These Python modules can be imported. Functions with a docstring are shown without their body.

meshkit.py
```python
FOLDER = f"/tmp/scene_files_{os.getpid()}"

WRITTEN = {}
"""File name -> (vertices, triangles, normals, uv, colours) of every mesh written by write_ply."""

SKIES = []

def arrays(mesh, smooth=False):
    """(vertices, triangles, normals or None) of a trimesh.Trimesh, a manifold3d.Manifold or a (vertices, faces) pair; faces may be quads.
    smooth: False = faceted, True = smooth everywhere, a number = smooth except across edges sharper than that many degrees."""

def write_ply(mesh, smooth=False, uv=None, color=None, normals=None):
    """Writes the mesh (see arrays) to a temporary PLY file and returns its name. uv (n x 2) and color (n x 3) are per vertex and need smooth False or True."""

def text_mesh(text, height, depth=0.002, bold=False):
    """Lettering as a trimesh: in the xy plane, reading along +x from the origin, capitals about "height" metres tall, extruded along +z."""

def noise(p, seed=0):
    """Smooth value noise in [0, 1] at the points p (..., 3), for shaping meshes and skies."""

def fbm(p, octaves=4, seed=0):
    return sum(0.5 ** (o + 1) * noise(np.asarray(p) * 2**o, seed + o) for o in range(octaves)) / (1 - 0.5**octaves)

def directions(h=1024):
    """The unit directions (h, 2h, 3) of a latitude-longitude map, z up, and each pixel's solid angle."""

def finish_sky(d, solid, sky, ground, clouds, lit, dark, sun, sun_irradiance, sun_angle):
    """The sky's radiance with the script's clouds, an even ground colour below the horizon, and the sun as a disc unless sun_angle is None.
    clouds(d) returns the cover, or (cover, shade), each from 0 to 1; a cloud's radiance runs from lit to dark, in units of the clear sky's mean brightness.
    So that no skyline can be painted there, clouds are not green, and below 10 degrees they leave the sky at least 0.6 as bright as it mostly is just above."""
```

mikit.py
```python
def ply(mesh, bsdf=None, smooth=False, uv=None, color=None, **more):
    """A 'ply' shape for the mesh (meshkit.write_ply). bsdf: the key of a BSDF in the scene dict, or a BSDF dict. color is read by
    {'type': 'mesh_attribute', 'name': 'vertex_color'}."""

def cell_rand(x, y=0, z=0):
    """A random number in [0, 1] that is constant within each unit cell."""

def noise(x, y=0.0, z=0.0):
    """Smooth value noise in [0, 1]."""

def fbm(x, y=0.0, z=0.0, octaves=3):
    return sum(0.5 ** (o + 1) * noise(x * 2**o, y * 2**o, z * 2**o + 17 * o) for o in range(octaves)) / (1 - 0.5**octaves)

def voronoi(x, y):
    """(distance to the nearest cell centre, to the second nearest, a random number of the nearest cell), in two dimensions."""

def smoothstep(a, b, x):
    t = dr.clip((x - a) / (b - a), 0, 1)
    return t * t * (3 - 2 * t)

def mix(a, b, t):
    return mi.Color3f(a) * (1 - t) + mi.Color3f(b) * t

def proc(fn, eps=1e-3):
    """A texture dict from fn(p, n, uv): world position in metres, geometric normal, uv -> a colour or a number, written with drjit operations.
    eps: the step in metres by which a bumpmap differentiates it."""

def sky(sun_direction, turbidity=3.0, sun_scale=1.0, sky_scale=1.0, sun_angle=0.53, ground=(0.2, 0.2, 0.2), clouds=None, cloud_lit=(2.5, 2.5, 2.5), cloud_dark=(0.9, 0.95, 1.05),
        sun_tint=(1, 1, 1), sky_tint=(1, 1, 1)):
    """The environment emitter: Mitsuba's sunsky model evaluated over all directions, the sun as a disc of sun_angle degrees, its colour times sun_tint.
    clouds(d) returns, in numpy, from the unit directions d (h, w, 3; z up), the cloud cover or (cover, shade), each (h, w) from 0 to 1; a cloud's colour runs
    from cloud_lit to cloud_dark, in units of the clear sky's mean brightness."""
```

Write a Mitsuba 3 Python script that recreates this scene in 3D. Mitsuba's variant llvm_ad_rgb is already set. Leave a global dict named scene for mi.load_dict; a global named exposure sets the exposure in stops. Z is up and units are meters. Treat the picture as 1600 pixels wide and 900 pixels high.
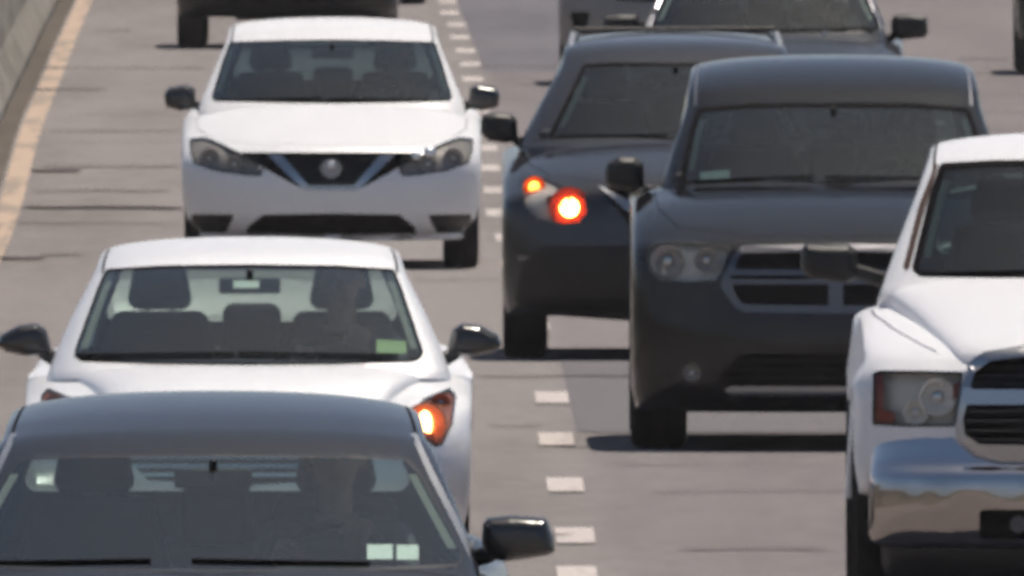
import math, random
import numpy as np
import trimesh
import drjit as dr
import mitsuba as mi
import manifold3d as m3
import shapely
from shapely.geometry import Polygon, LineString, Point, box as sbox
from shapely import affinity
import mikit, meshkit
from mikit import proc, fbm, noise, smoothstep, mix, voronoi, cell_rand

random.seed(7)
T = mi.ScalarTransform4f
M, CS = m3.Manifold, m3.CrossSection

# ---------------------------------------------------------------- camera, sky, exposure
CAM_H, Y0 = 4.2, 230.0          # the cars stand round y = 0; the camera is Y0 metres before that
PITCH = math.atan(1140.0 / 81000.0)
exposure = 1.5
scene = {
    'camera': {'type': 'thinlens', 'fov': 2 * math.degrees(math.atan(800.0 / 81000.0)), 'fov_axis': 'x',
               'near_clip': 5.0, 'medium': {'type': 'ref', 'id': 'haze_air'}, 'far_clip': 6000.0, 'aperture_radius': 0.0037, 'focus_distance': 60.0,
               'to_world': T().look_at(origin=[0, -Y0, CAM_H], target=[0, 100 - Y0, CAM_H - 100 * math.tan(PITCH)], up=[0, 0, 1])},
    'haze_air': {'type': 'homogeneous', 'albedo': {'type': 'rgb', 'value': [0.95, 0.95, 0.95]}, 'sigma_t': 0.6e-4},
    'sky': mikit.sky([0.18, 0.36, 1.0], turbidity=4.5, sky_scale=0.80, sky_tint=(1.14, 1.0, 0.88), sun_tint=(0.99, 1.06, 1.18)),
}
labels = {}

# ---------------------------------------------------------------- materials
def rgb(*c): return {'type': 'rgb', 'value': list(c)}
def mat(name, d):
    scene[name] = {'type': 'twosided', 'bsdf': d}
def paint(name, c, rough=0.3, coat=1.0, metallic=0.0, spec=0.5):
    mat(name, {'type': 'principled', 'base_color': rgb(*c), 'roughness': rough, 'metallic': metallic, 'specular': spec,
               'clearcoat': coat, 'clearcoat_gloss': 0.96})
def plain(name, c, rough=0.6, spec=0.4):
    mat(name, {'type': 'principled', 'base_color': rgb(*c), 'roughness': rough, 'specular': spec})
paint('paint_white', (0.72, 0.715, 0.725), 0.35)
paint('paint_ram_white', (0.72, 0.715, 0.735), 0.35)
paint('paint_silver', (0.84, 0.84, 0.86), 0.36, metallic=0.5)
paint('paint_slate', (0.009, 0.010, 0.015), 0.12)
paint('paint_graphite', (0.018, 0.019, 0.025), 0.12, spec=0.42)
paint('paint_black', (0.004, 0.004, 0.006), 0.10, coat=0.7, spec=0.28)
paint('paint_grey', (0.024, 0.026, 0.032), 0.16)
paint('paint_taupe', (0.19, 0.175, 0.17), 0.4)
plain('black_plastic', (0.013, 0.013, 0.014), 0.5)
paint('gloss_black', (0.009, 0.009, 0.010), 0.25)
plain('flat_black', (0.006, 0.006, 0.007), 0.9, 0.1)
def tyre_tone(p, n, uv):
    return mix((0.012, 0.012, 0.013), (0.03, 0.028, 0.026), fbm(p.x * 30, p.y * 30, p.z * 30))
mat('rubber', {'type': 'principled', 'base_color': proc(tyre_tone), 'roughness': 0.85, 'specular': 0.2})
mat('chrome', {'type': 'principled', 'base_color': rgb(0.62, 0.63, 0.65), 'metallic': 1.0, 'roughness': 0.12})
mat('dull_chrome', {'type': 'principled', 'base_color': rgb(0.34, 0.34, 0.37), 'metallic': 0.9, 'roughness': 0.34})
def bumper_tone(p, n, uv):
    dark_reflection = smoothstep(0.60, 0.50, p.z + 0.06 * fbm(p.x * 5, p.y * 5, p.z * 5))  # lower chrome coloured darker in place of a dark reflection
    return mix((0.72, 0.71, 0.72), (0.44, 0.40, 0.375), dark_reflection) * (0.85 + 0.3 * fbm(p.x * 3, p.y * 3, p.z * 6))
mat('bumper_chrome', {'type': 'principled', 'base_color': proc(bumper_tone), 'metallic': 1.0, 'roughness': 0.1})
mat('grille_chrome', {'type': 'principled', 'base_color': rgb(0.46, 0.46, 0.48), 'metallic': 1.0, 'roughness': 0.2})
mat('alloy', {'type': 'principled', 'base_color': rgb(0.45, 0.45, 0.46), 'metallic': 0.8, 'roughness': 0.35})
plain('reflector', (0.36, 0.33, 0.31), 0.4, 0.3)
plain('salmon', (0.50, 0.17, 0.11), 0.4, 0.4)
mat('glint_chrome', {'type': 'principled', 'base_color': rgb(0.8, 0.8, 0.82), 'metallic': 1.0, 'roughness': 0.30})
plain('lamp_body', (0.10, 0.10, 0.105), 0.4)
plain('amber_dull', (0.24, 0.05, 0.035), 0.4, 0.4)
plain('bright_reflector', (0.75, 0.70, 0.64), 0.35, 0.4)
plain('amber', (0.46, 0.042, 0.030), 0.3, 0.6)
plain('pillar_lining', (0.22, 0.23, 0.205), 0.9, 0.1)
mat('dark_trim', {'type': 'principled', 'base_color': rgb(0.15, 0.15, 0.165), 'metallic': 0.9, 'roughness': 0.30})
plain('lining', (0.075, 0.078, 0.078), 0.9, 0.2)
plain('dash', (0.030, 0.031, 0.033), 0.8, 0.2)
plain('seat_cloth', (0.020, 0.021, 0.023), 0.9, 0.2)
plain('seat_tan', (0.15, 0.155, 0.15), 0.9, 0.2)
plain('seal', (0.004, 0.003, 0.005), 0.8, 0.05)
plain('brown_seal', (0.07, 0.042, 0.034), 0.7, 0.2)
plain('paper', (0.62, 0.66, 0.60), 0.7, 0.2)
plain('green_paper', (0.30, 0.42, 0.20), 0.7, 0.2)
plain('foil', (0.75, 0.80, 0.75), 0.3, 0.8)
plain('skin', (0.42, 0.27, 0.20), 0.55)
plain('hair_dark', (0.012, 0.010, 0.009), 0.7)
plain('hair_brown', (0.05, 0.03, 0.02), 0.7)
plain('shirt_navy', (0.025, 0.03, 0.05), 0.9)
plain('shirt_grey', (0.09, 0.09, 0.10), 0.9)
plain('eye_white', (0.3, 0.28, 0.27), 0.3)
scene['glass'] = {'type': 'thindielectric', 'int_ior': 1.5, 'specular_reflectance': rgb(0.70, 0.72, 0.74), 'specular_transmittance': rgb(0.74, 0.84, 0.80)}
scene['lens'] = {'type': 'thindielectric', 'int_ior': 1.5, 'specular_reflectance': rgb(0.16, 0.16, 0.16), 'specular_transmittance': rgb(0.92, 0.93, 0.92)}
scene['tinted_glass'] = {'type': 'thindielectric', 'int_ior': 1.5, 'specular_reflectance': rgb(0.56, 0.60, 0.64), 'specular_transmittance': rgb(0.34, 0.42, 0.43)}
scene['privacy_glass'] = {'type': 'thindielectric', 'int_ior': 1.5, 'specular_transmittance': rgb(0.18, 0.20, 0.20)}

# ---------------------------------------------------------------- geometry kit
def solid(v, f):
    m = M(m3.Mesh(np.asarray(v, np.float32), np.asarray(f, np.uint32)))
    if m.status() != m3.Error.NoError: raise RuntimeError(str(m.status()))
    if m.volume() < 0: m = M(m3.Mesh(np.asarray(v, np.float32), np.asarray(f, np.uint32)[:, ::-1].copy()))
    return m
def va(m):
    k = m.to_mesh(); return np.array(k.vert_properties[:, :3]), np.array(k.tri_verts)
def spline(P, n):
    """closed centripetal Catmull-Rom through the rows of P, n samples evenly spread over the first two columns' length"""
    P = np.asarray(P, float); k = len(P); out = []
    for i in range(k):
        p0, p1, p2, p3 = P[i - 1], P[i], P[(i + 1) % k], P[(i + 2) % k]
        d = lambda a, b: max(np.linalg.norm((b - a)[:4]), 1e-4) ** 0.5
        t0, t1 = 0, d(p0, p1); t2 = t1 + d(p1, p2); t3 = t2 + d(p2, p3)
        t = np.linspace(t1, t2, 40, endpoint=False)[:, None]
        a1 = (t1 - t) / (t1 - t0) * p0 + (t - t0) / (t1 - t0) * p1
        a2 = (t2 - t) / (t2 - t1) * p1 + (t - t1) / (t2 - t1) * p2
        a3 = (t3 - t) / (t3 - t2) * p2 + (t - t2) / (t3 - t2) * p3
        b1 = (t2 - t) / (t2 - t0) * a1 + (t - t0) / (t2 - t0) * a2
        b2 = (t3 - t) / (t3 - t1) * a2 + (t - t1) / (t3 - t1) * a3
        out.append((t2 - t) / (t2 - t1) * b1 + (t - t1) / (t2 - t1) * b2)
    q = np.vstack(out)
    w = np.linalg.norm(np.diff(np.vstack([q, q[:1]])[:, :2], axis=0), axis=1) + 1e-6
    s = np.concatenate([[0], np.cumsum(w)]); u = np.linspace(0, s[-1], n, endpoint=False)
    qq = np.vstack([q, q[:1]])
    return np.stack([np.interp(u, s, qq[:, c]) for c in range(q.shape[1])], 1)
def pillow(P, nu=150, nt=41, b=0.3, n=3.0):
    """a body from its centre profile (y, z), its edge profile (ye, ze) and half width W, rows of P going round the side view"""
    q = spline(P, nu)
    a = np.linspace(-1, 1, nt); X = np.sign(a) * (1 - (1 - np.abs(a)) ** 1.7)
    I = b * X ** 2 + (1 - b) * (1 - (1 - np.abs(X) ** n).clip(0) ** (1 / n))
    y = q[:, None, 0] * (1 - I) + q[:, None, 2] * I
    z = q[:, None, 1] * (1 - I) + q[:, None, 3] * I
    x = q[:, None, 4] * X[None]
    v = np.stack([x, y, z], -1).reshape(-1, 3)
    i, j = np.meshgrid(np.arange(nu), np.arange(nt - 1), indexing='ij')
    i2 = (i + 1) % nu
    A, B, C, D = i * nt + j, i * nt + j + 1, i2 * nt + j + 1, i2 * nt + j
    f = np.vstack([np.stack([A, B, C], -1).reshape(-1, 3), np.stack([A, C, D], -1).reshape(-1, 3)])
    loop = q[:, [2, 3]].astype(np.float32)
    area = 0.5 * np.sum(loop[:, 0] * np.roll(loop[:, 1], -1) - loop[:, 1] * np.roll(loop[:, 0], -1))
    idx = np.arange(nu) if area > 0 else np.arange(nu)[::-1]
    t = idx[m3.triangulate([loop[idx]])]
    if area < 0: t = t[:, ::-1]
    # orientation of the sheet on the +x edge is settled by trying both ways
    for s in (1, -1):
        g = np.vstack([f, (t if s > 0 else t[:, ::-1]) * nt + nt - 1, (t[:, ::-1] if s > 0 else t) * nt])
        m = M(m3.Mesh(v.astype(np.float32), g.astype(np.uint32)))
        if m.status() == m3.Error.NoError: break
    else: raise RuntimeError('pillow not closed')
    return m if m.volume() > 0 else solid(v, g[:, ::-1])
def bar(p, q, r, r2=None):
    r2 = r if r2 is None else r2
    def ball(c, r):
        d = trimesh.creation.icosphere(subdivisions=1, radius=r).vertices + np.array(c); return d
    return M.hull_points(np.vstack([ball(p, r), ball(q, r2)]).astype(np.float32))
def balls(pts, sub=2):
    return M.hull_points(np.vstack([trimesh.creation.icosphere(subdivisions=sub, radius=r).vertices + np.array([x, y, z]) for x, y, z, r in pts]).astype(np.float32))
def rbox(x0, x1, y0, y1, z0, z1, r=0.01):
    return balls([(x, y, z, r) for x in (x0 + r, x1 - r) for y in (y0 + r, y1 - r) for z in (z0 + r, z1 - r)], 1)
def cross(poly):
    rings = []
    for g in getattr(poly, 'geoms', [poly]):
        if g.is_empty or g.geom_type != 'Polygon': continue
        rings.append(np.array(g.exterior.coords)[:-1]); rings += [np.array(h.coords)[:-1] for h in g.interiors]
    return CS([r.astype(np.float32) for r in rings], m3.FillRule.EvenOdd)
def lathe(prof, c, axis='x', n=40):
    """(radius, along) profile revolved; axis x or y"""
    m = M.revolve(CS([np.array(prof, np.float32)], m3.FillRule.NonZero), n)
    if axis == 'x': m = m.rotate([0, 90, 0])
    elif axis == 'y': m = m.rotate([90, 0, 0])
    return m.translate(c)
class Rays:
    """first hit of the body along an axis, for laying parts onto its surface"""
    AX = {'front': (lambda a, b: (a, -6 + 0 * a, b), (0, 1, 0)), 'rear': (lambda a, b: (a, 12 + 0 * a, b), (0, -1, 0)),
          'top': (lambda a, b: (a, b, 4 + 0 * a), (0, 0, -1)), 'right': (lambda a, b: (4 + 0 * a, a, b), (-1, 0, 0)), 'left': (lambda a, b: (-4 + 0 * a, a, b), (1, 0, 0))}
    def __init__(self, m):
        self.s = mi.load_dict({'type': 'scene', 'a': mikit.ply(m)})
    def depth(self, axis, a, b):
        fn, d = self.AX[axis]
        o = fn(np.asarray(a, np.float32), np.asarray(b, np.float32))
        pi = self.s.ray_intersect_preliminary(mi.Ray3f(mi.Point3f(*[mi.Float(np.ascontiguousarray(c, dtype=np.float32)) for c in o]), mi.Vector3f(*d)), coherent=True)
        t = np.array(pi.t); ok = np.isfinite(t) & (t < 30)
        if not ok.any(): raise RuntimeError('no hit')
        if not ok.all():
            from scipy.spatial import cKDTree
            k = cKDTree(np.stack([a, b], 1)[ok]).query(np.stack([a, b], 1)[~ok])[1]
            t[~ok] = t[ok][k]
        return t
    def place(self, axis, a, b, off):
        t = self.depth(axis, a, b) + off
        fn, d = self.AX[axis]; o = fn(a, b)
        return np.stack([o[0] + d[0] * t, o[1] + d[1] * t, o[2] + d[2] * t], 1)
    def slab(self, poly, axis, o0, o1, res=0.035):
        m = M.extrude(cross(poly), 0.004).refine_to_length(res)
        v, f = va(m)
        u, inv = np.unique(np.round(v[:, :2], 6), axis=0, return_inverse=True)
        inv = np.asarray(inv).ravel()
        t = self.depth(axis, u[:, 0], u[:, 1])[inv]
        fn, d = self.AX[axis]; o = fn(v[:, 0], v[:, 1]); off = t + np.where(v[:, 2] < 0.002, o0, o1)
        w = np.stack([o[k] + d[k] * off for k in range(3)], 1)
        return solid(w, f)
    def sheet(self, poly, axis, off, res=0.05):
        v, f = va(M.extrude(cross(poly), 0.004).refine_to_length(res))
        keep = (v[f][:, :, 2] < 0.002).all(1)
        f = f[keep]; used = np.unique(f); k = np.zeros(len(v), int); k[used] = np.arange(len(used))
        return (self.place(axis, v[used, 0].astype(np.float32), v[used, 1].astype(np.float32), off), k[f])
def mir(poly):
    return affinity.scale(poly, -1, 1, origin=(0, 0))
def pg(pts, r=0.0):
    p = Polygon(pts)
    if not p.is_valid: p = p.buffer(0)
    return p.buffer(-r).buffer(r) if r else p
def sym(pts, r=0.0):
    """closed outline from the points of its left half, mirrored about the middle"""
    return pg(list(pts) + [(-x, z) for x, z in reversed(pts)], r)
def disc(x, z, r, n=24): return Point(x, z).buffer(r, n // 4)
def smoothed(m, res, it=8):
    v, f = va(m.refine_to_length(res))
    t = trimesh.Trimesh(v, f, process=True)
    trimesh.smoothing.filter_taubin(t, lamb=0.5, nu=0.52, iterations=it)
    return t
def relaxed(m, res=0.012, it=10):
    v, f = va(m.refine_to_length(res))
    t = trimesh.Trimesh(v, f, process=True); b0 = t.bounds.copy()
    trimesh.smoothing.filter_laplacian(t, lamb=0.5, iterations=it, volume_constraint=False)
    b1 = t.bounds; t.vertices = b0[0] + (t.vertices - b1[0]) / (b1[1] - b1[0]) * (b0[1] - b0[0])
    return t
def numbered(key):
    if key not in TAKEN: TAKEN.add(key); return key
    i = 1
    while '%s_%03d' % (key, i) in TAKEN: i += 1
    TAKEN.add('%s_%03d' % (key, i)); return '%s_%03d' % (key, i)
TAKEN = set()
def tag(key, label, cat, group=None):
    labels[key] = {'label': label, 'category': cat}
    if group: labels[key]['group'] = group

SHARED = {}
def wheel_meshes(r, w):
    if (r, w) not in SHARED:
        h = w / 2
        ty = lathe([(r * 0.66, -h), (r * 0.9, -h), (r * 0.975, -h * 0.86), (r, -h * 0.6), (r, -h * 0.3), (r - 0.008, -h * 0.28), (r - 0.008, -h * 0.2), (r, -h * 0.18), (r, h * 0.18), (r - 0.008, h * 0.2), (r - 0.008, h * 0.28), (r, h * 0.3), (r, h * 0.6), (r * 0.975, h * 0.86), (r * 0.9, h), (r * 0.66, h)], [0, 0, 0], 'x', 56)
        rim = lathe([(r * 0.58, -h * 0.8), (r * 0.665, -h * 0.85), (r * 0.665, h * 0.85), (r * 0.58, h * 0.8)], [0, 0, 0], 'x', 40)
        rim += lathe([(0.001, -h * 0.2), (0.075, -h * 0.2), (0.075, h * 0.75), (0.001, h * 0.8)], [0, 0, 0], 'x', 20)
        for s in (-1, 1):
            for k in range(5):
                a = k * 2 * math.pi / 5
                rim += bar([s * h * 0.7, 0, 0], [s * h * 0.62, math.cos(a) * r * 0.6, math.sin(a) * r * 0.6], 0.03, 0.022)
        disk = lathe([(0.001, -0.012), (r * 0.5, -0.012), (r * 0.5, 0.012), (0.001, 0.012)], [0, 0, 0], 'x', 30)
        SHARED[(r, w)] = (mikit.ply(ty, 'rubber', smooth=30), mikit.ply(rim, 'alloy', smooth=30), mikit.ply(disk, 'dull_chrome', smooth=30))
    return SHARED[(r, w)]

def creased(m, deg):
    """a ply dict whose corner normals average only the faces round the corner that bend by less than deg"""
    v, f, _ = meshkit.arrays(m)
    u, inv = np.unique(np.round(v, 6), axis=0, return_inverse=True); inv = np.asarray(inv).ravel()
    f = inv[f]; f = f[(f[:, 0] != f[:, 1]) & (f[:, 1] != f[:, 2]) & (f[:, 0] != f[:, 2])]
    a = np.cross(u[f[:, 1]] - u[f[:, 0]], u[f[:, 2]] - u[f[:, 0]]); L = np.linalg.norm(a, axis=1)
    f, a, L = f[L > 1e-12], a[L > 1e-12], L[L > 1e-12]
    n = a / L[:, None]; F = len(f)
    cv, cf = f.ravel(), np.repeat(np.arange(F), 3)
    order = np.argsort(cv, kind='stable'); start = np.searchsorted(cv[order], np.arange(len(u) + 1)); cnt = np.diff(start)
    reps = cnt[cv]; A = np.repeat(np.arange(3 * F), reps)
    pos = np.arange(len(A)) - np.repeat(np.cumsum(reps) - reps, reps)
    B = cf[order[start[cv[A]] + pos]]
    ok = np.einsum('ij,ij->i', n[cf[A]], n[B]) > math.cos(math.radians(deg))
    N = np.zeros((3 * F, 3)); np.add.at(N, A[ok], a[B[ok]])
    N /= np.linalg.norm(N, axis=1, keepdims=True) + 1e-30
    key = np.hstack([cv[:, None].astype(float), np.round(N, 3)])
    q, first, back = np.unique(key, axis=0, return_index=True, return_inverse=True)
    return {'type': 'ply', 'filename': meshkit.write_ply((u[cv[first]], np.asarray(back).reshape(-1, 3)), normals=N[first]), 'face_normals': False}

class Car:
    def __init__(self, kind, label, cat, X, Z, paint, heading=0.0, group=None):
        self.key = numbered(kind); tag(self.key, label, cat, group)
        self.T = T().translate([X, Z, 0]).rotate([0, 0, 1], heading); self.paint = paint; self.cuts = []; self.names = {}
    def name(self, n):
        k = self.names.get(n, 0); self.names[n] = k + 1
        return self.key + '__' + n + ('_%03d' % k if k else '')
    def add(self, n, mesh, m, smooth=32, label=None, raw=False):
        k = n if raw else self.name(n)
        if isinstance(mesh, dict): d = mesh
        elif smooth is True or not smooth: d = mikit.ply(mesh, m, smooth=smooth)
        else: d = {**creased(mesh, smooth), 'bsdf': {'type': 'ref', 'id': m}}
        scene[k] = {**d, 'to_world': self.T @ d['to_world'] if 'to_world' in d else self.T}
        if label: labels[k] = {'label': label}
        return k
    def sub(self, holder, n, mesh, m, smooth=32):
        k0 = holder + '__' + n; k = k0; i = 0
        while k in scene: i += 1; k = '%s_%03d' % (k0, i)
        return self.add(k, mesh, m, smooth, raw=True)
    def shell(self, lower, upper, **kw):
        self.lower, self.upper = lower, upper
        self.body = pillow(lower, 170, 45, kw.get('b', 0.3), kw.get('n', 3.0)) + pillow(upper, 150, 69, kw.get('gb', 0.30), kw.get('gn', 4.2))
        for e in kw.get('extra', []): self.body += e
        self.rays = Rays(self.body)
    def slab(self, *a, **k): return self.rays.slab(*a, **k)
    def cut(self, m): self.body -= m
    def panel(self, n, poly, axis, depth, gap, m=None, out=0.06, off=0.0, label=None):
        self.cut(self.slab(poly.buffer(gap, join_style=2), axis, -out, depth))
        return self.add(n, self.slab(poly, axis, off, depth + 0.004), m or self.paint, 30, label)
    def plate(self, n, poly, axis, o0, o1, m, smooth=30, label=None, holder=None):
        s = self.slab(poly, axis, o0, o1)
        return self.sub(holder, n, s, m, smooth) if holder else self.add(n, s, m, smooth, label)
    def recess(self, poly, depth, axis='front', out=0.06): self.cut(self.slab(poly, axis, -out, depth))
    def lamp(self, n, poly, depth=0.06, bowls=(), body='lamp_body', label=None):
        self.recess(poly, depth)
        h = self.add(n, self.slab(poly.buffer(0.002), 'front', depth - 0.012, depth + 0.02), body, 30, label)
        for (x, z, r, m, lit, *big) in bowls:
            y = float(self.rays.place('front', np.array([x], np.float32), np.array([z], np.float32), 0)[0, 1])
            d = min(depth - 0.012, 0.05)
            bowl = lathe([(r * 0.30, d), (r * 0.34, d), (r * 0.8, d * 0.62), (r, 0.012), (r * 0.93, 0.012), (r * 0.74, d * 0.55), (r * 0.25, d * 0.9)][::-1], [0, 0, 0], 'y', 26)
            bowl = bowl.mirror([0, 1, 0]).translate([x, y, z])
            self.sub(h, 'reflector', bowl, m, 40)
            br_ = r * (big[0] if big else 0.3)
            bulb = balls([(0, 0, 0, br_)], 3).scale([big[1] if len(big) > 1 else 1, 0.35, big[2] if len(big) > 2 else 1]).translate([x, y + d * 0.62, z])
            if lit:
                k = self.sub(h, 'bulb', bulb, 'paper', True)
                scene[k]['emitter'] = {'type': 'area', 'radiance': rgb(*lit)}
            else: self.sub(h, 'bulb', bulb, 'chrome', True)
        self.sub(h, 'lens', self.rays.sheet(poly.buffer(-0.001), 'front', 0.002), 'lens', True)
        self.sub(h, 'bezel', self.slab(poly.difference(poly.buffer(-0.010)), 'front', -0.001, depth * 0.6), 'gloss_black')
        return h
    def cabin(self, shield, side, rear, cav, dash_y, seal=0.010, seal_mat='seal', seat_mat='seat_cloth', glass='glass', rear_glass='glass', floor=0.4, seats=True, wheel_x=0.37, hz=0.55, hy=2.45, lining='lining', boxw=0.7):
        """hollow the cabin, cut the windows, glaze them, furnish it"""
        c1 = pillow(cav, 120, 49, 0.30, 4.0)
        ys = [p[0] for p in cav]; zb = max(min(p[1] for p in cav) + 0.02, floor + 0.1)
        c1 += rbox(-boxw, boxw, min(ys) + 0.05, max(ys) - 0.1, floor, zb + 0.08, 0.03)
        bb = c1.bounding_box(); cx, cy, cz = [(bb[k] + bb[k + 3]) / 2 for k in range(3)]
        sc = lambda e: c1.translate([-cx, -cy, -cz]).scale([1 - 2 * e / (bb[3 + k] - bb[k]) for k in range(3)]).translate([cx, cy, cz])
        glassy = [self.slab(shield, 'front', -0.4, 0.6, 0.02), self.slab(rear, 'rear', -0.4, 0.55)]
        for p in side:
            glassy.append(M.extrude(cross(p), 4.0).rotate([90, 0, 90]).translate([-2.0, 0, 0]))
        allg = M.batch_boolean(glassy, m3.OpType.Add)
        self.cut(c1); self.cut(allg)
        self.add('cabin_lining', sc(0.004) - sc(0.012) - allg, lining, 30)
        inner = shield.buffer(-seal)
        ring = self.add('windshield_seal', self.slab(shield.buffer(-0.001).difference(inner), 'front', 0.002, 0.016, 0.012), seal_mat, 30)
        A = inner.buffer(-0.012); u = A.bounds
        for s in (-1, 1):
            q = A.difference(affinity.translate(A, -s * 0.026, 0)).intersection(sbox(min(0, s * 2), u[1] + 0.04, max(0, s * 2), u[3] - 0.05))
            if not q.is_empty: self.add('pillar_lining', self.slab(q, 'front', 0.05, 0.065), 'pillar_lining', 30)
        self.add('windshield', self.rays.sheet(shield.buffer(-0.002), 'front', 0.010), glass, True)
        self.add('rear_window', self.rays.sheet(rear.buffer(-0.002), 'rear', 0.008), rear_glass, True)
        for p in side:
            for s in ('left', 'right'):
                self.add('side_window', self.rays.sheet(p.buffer(-0.003), s, 0.008), rear_glass, True)
        # dashboard, wheel, seats
        sb = shield.bounds; dz = sb[1] - 0.015
        dash = self.slab(sbox(sb[0] - 0.0, dz - 0.3, sb[2], dz), 'front', 0, 1) if False else rbox(-boxw + 0.02, boxw - 0.02, dash_y, dash_y + 0.62, dz - 0.35, dz - 0.03, 0.03) + rbox(wheel_x - 0.22, wheel_x + 0.22, dash_y + 0.3, dash_y + 0.66, dz - 0.2, dz + 0.015, 0.05)
        self.add('dashboard', dash ^ sc(0.014), 'dash', 30)
        if not seats: return
        wy, wz = hy - 0.42, hz + 0.36
        t = M.revolve(CS.circle(0.014, 10).translate([0.18, 0]), 40) + rbox(-0.17, 0.17, -0.015, 0.015, -0.012, 0.012, 0.008) + rbox(-0.07, 0.07, -0.06, 0.05, -0.02, 0.03, 0.015)
        self.add('steering_wheel', t.rotate([65, 0, 0]).translate([wheel_x, wy, wz]), 'black_plastic', 30)
        def seat(x, y, wide, head=True, hz=hz, seat_mat=seat_mat):
            k = self.name('seat')
            b = balls([(x + sx * (wide - 0.05), y + 0.02, hz + 0.02, 0.05) for sx in (-1, 1)] + [(x + sx * (wide - 0.03), y + 0.12, hz + 0.3, 0.055) for sx in (-1, 1)] + [(x + sx * (wide - 0.10), y + 0.2, hz + 0.56, 0.05) for sx in (-1, 1)])
            c = balls([(x + sx * (wide - 0.05), y - 0.48, hz - 0.12, 0.06) for sx in (-1, 1)] + [(x + sx * (wide - 0.05), y - 0.02, hz - 0.16, 0.06) for sx in (-1, 1)])
            self.add(k + '__backrest', b, seat_mat, 40, raw=True); self.add(k + '__cushion', c, seat_mat, 40, raw=True)
            if head:
                hr = balls([(x + sx * 0.085, y + 0.2, hz + 0.66, 0.045) for sx in (-1, 1)] + [(x + sx * 0.07, y + 0.215, hz + 0.76, 0.04) for sx in (-1, 1)])
                hr += bar([x - 0.05, y + 0.2, hz + 0.55], [x - 0.05, y + 0.2, hz + 0.7], 0.008) + bar([x + 0.05, y + 0.2, hz + 0.55], [x + 0.05, y + 0.2, hz + 0.7], 0.008)
                self.add(k + '__headrest', hr, seat_mat, 40, raw=True)
        seat(wheel_x, hy, 0.25); seat(-wheel_x, hy, 0.25)
        seat(0, hy + 0.85, 0.56, False, hz - 0.16, 'seat_tan')
        self.add('rear_headrest', balls([(sx * 0.07, hy + 1.05, hz + zz, 0.05) for sx in (-1, 1) for zz in (0.46, 0.58)]), 'seat_cloth', 40)
        self.hp = (wheel_x, hy, hz)
        # inside mirror
        tz = sb[3] - 0.05
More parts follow.
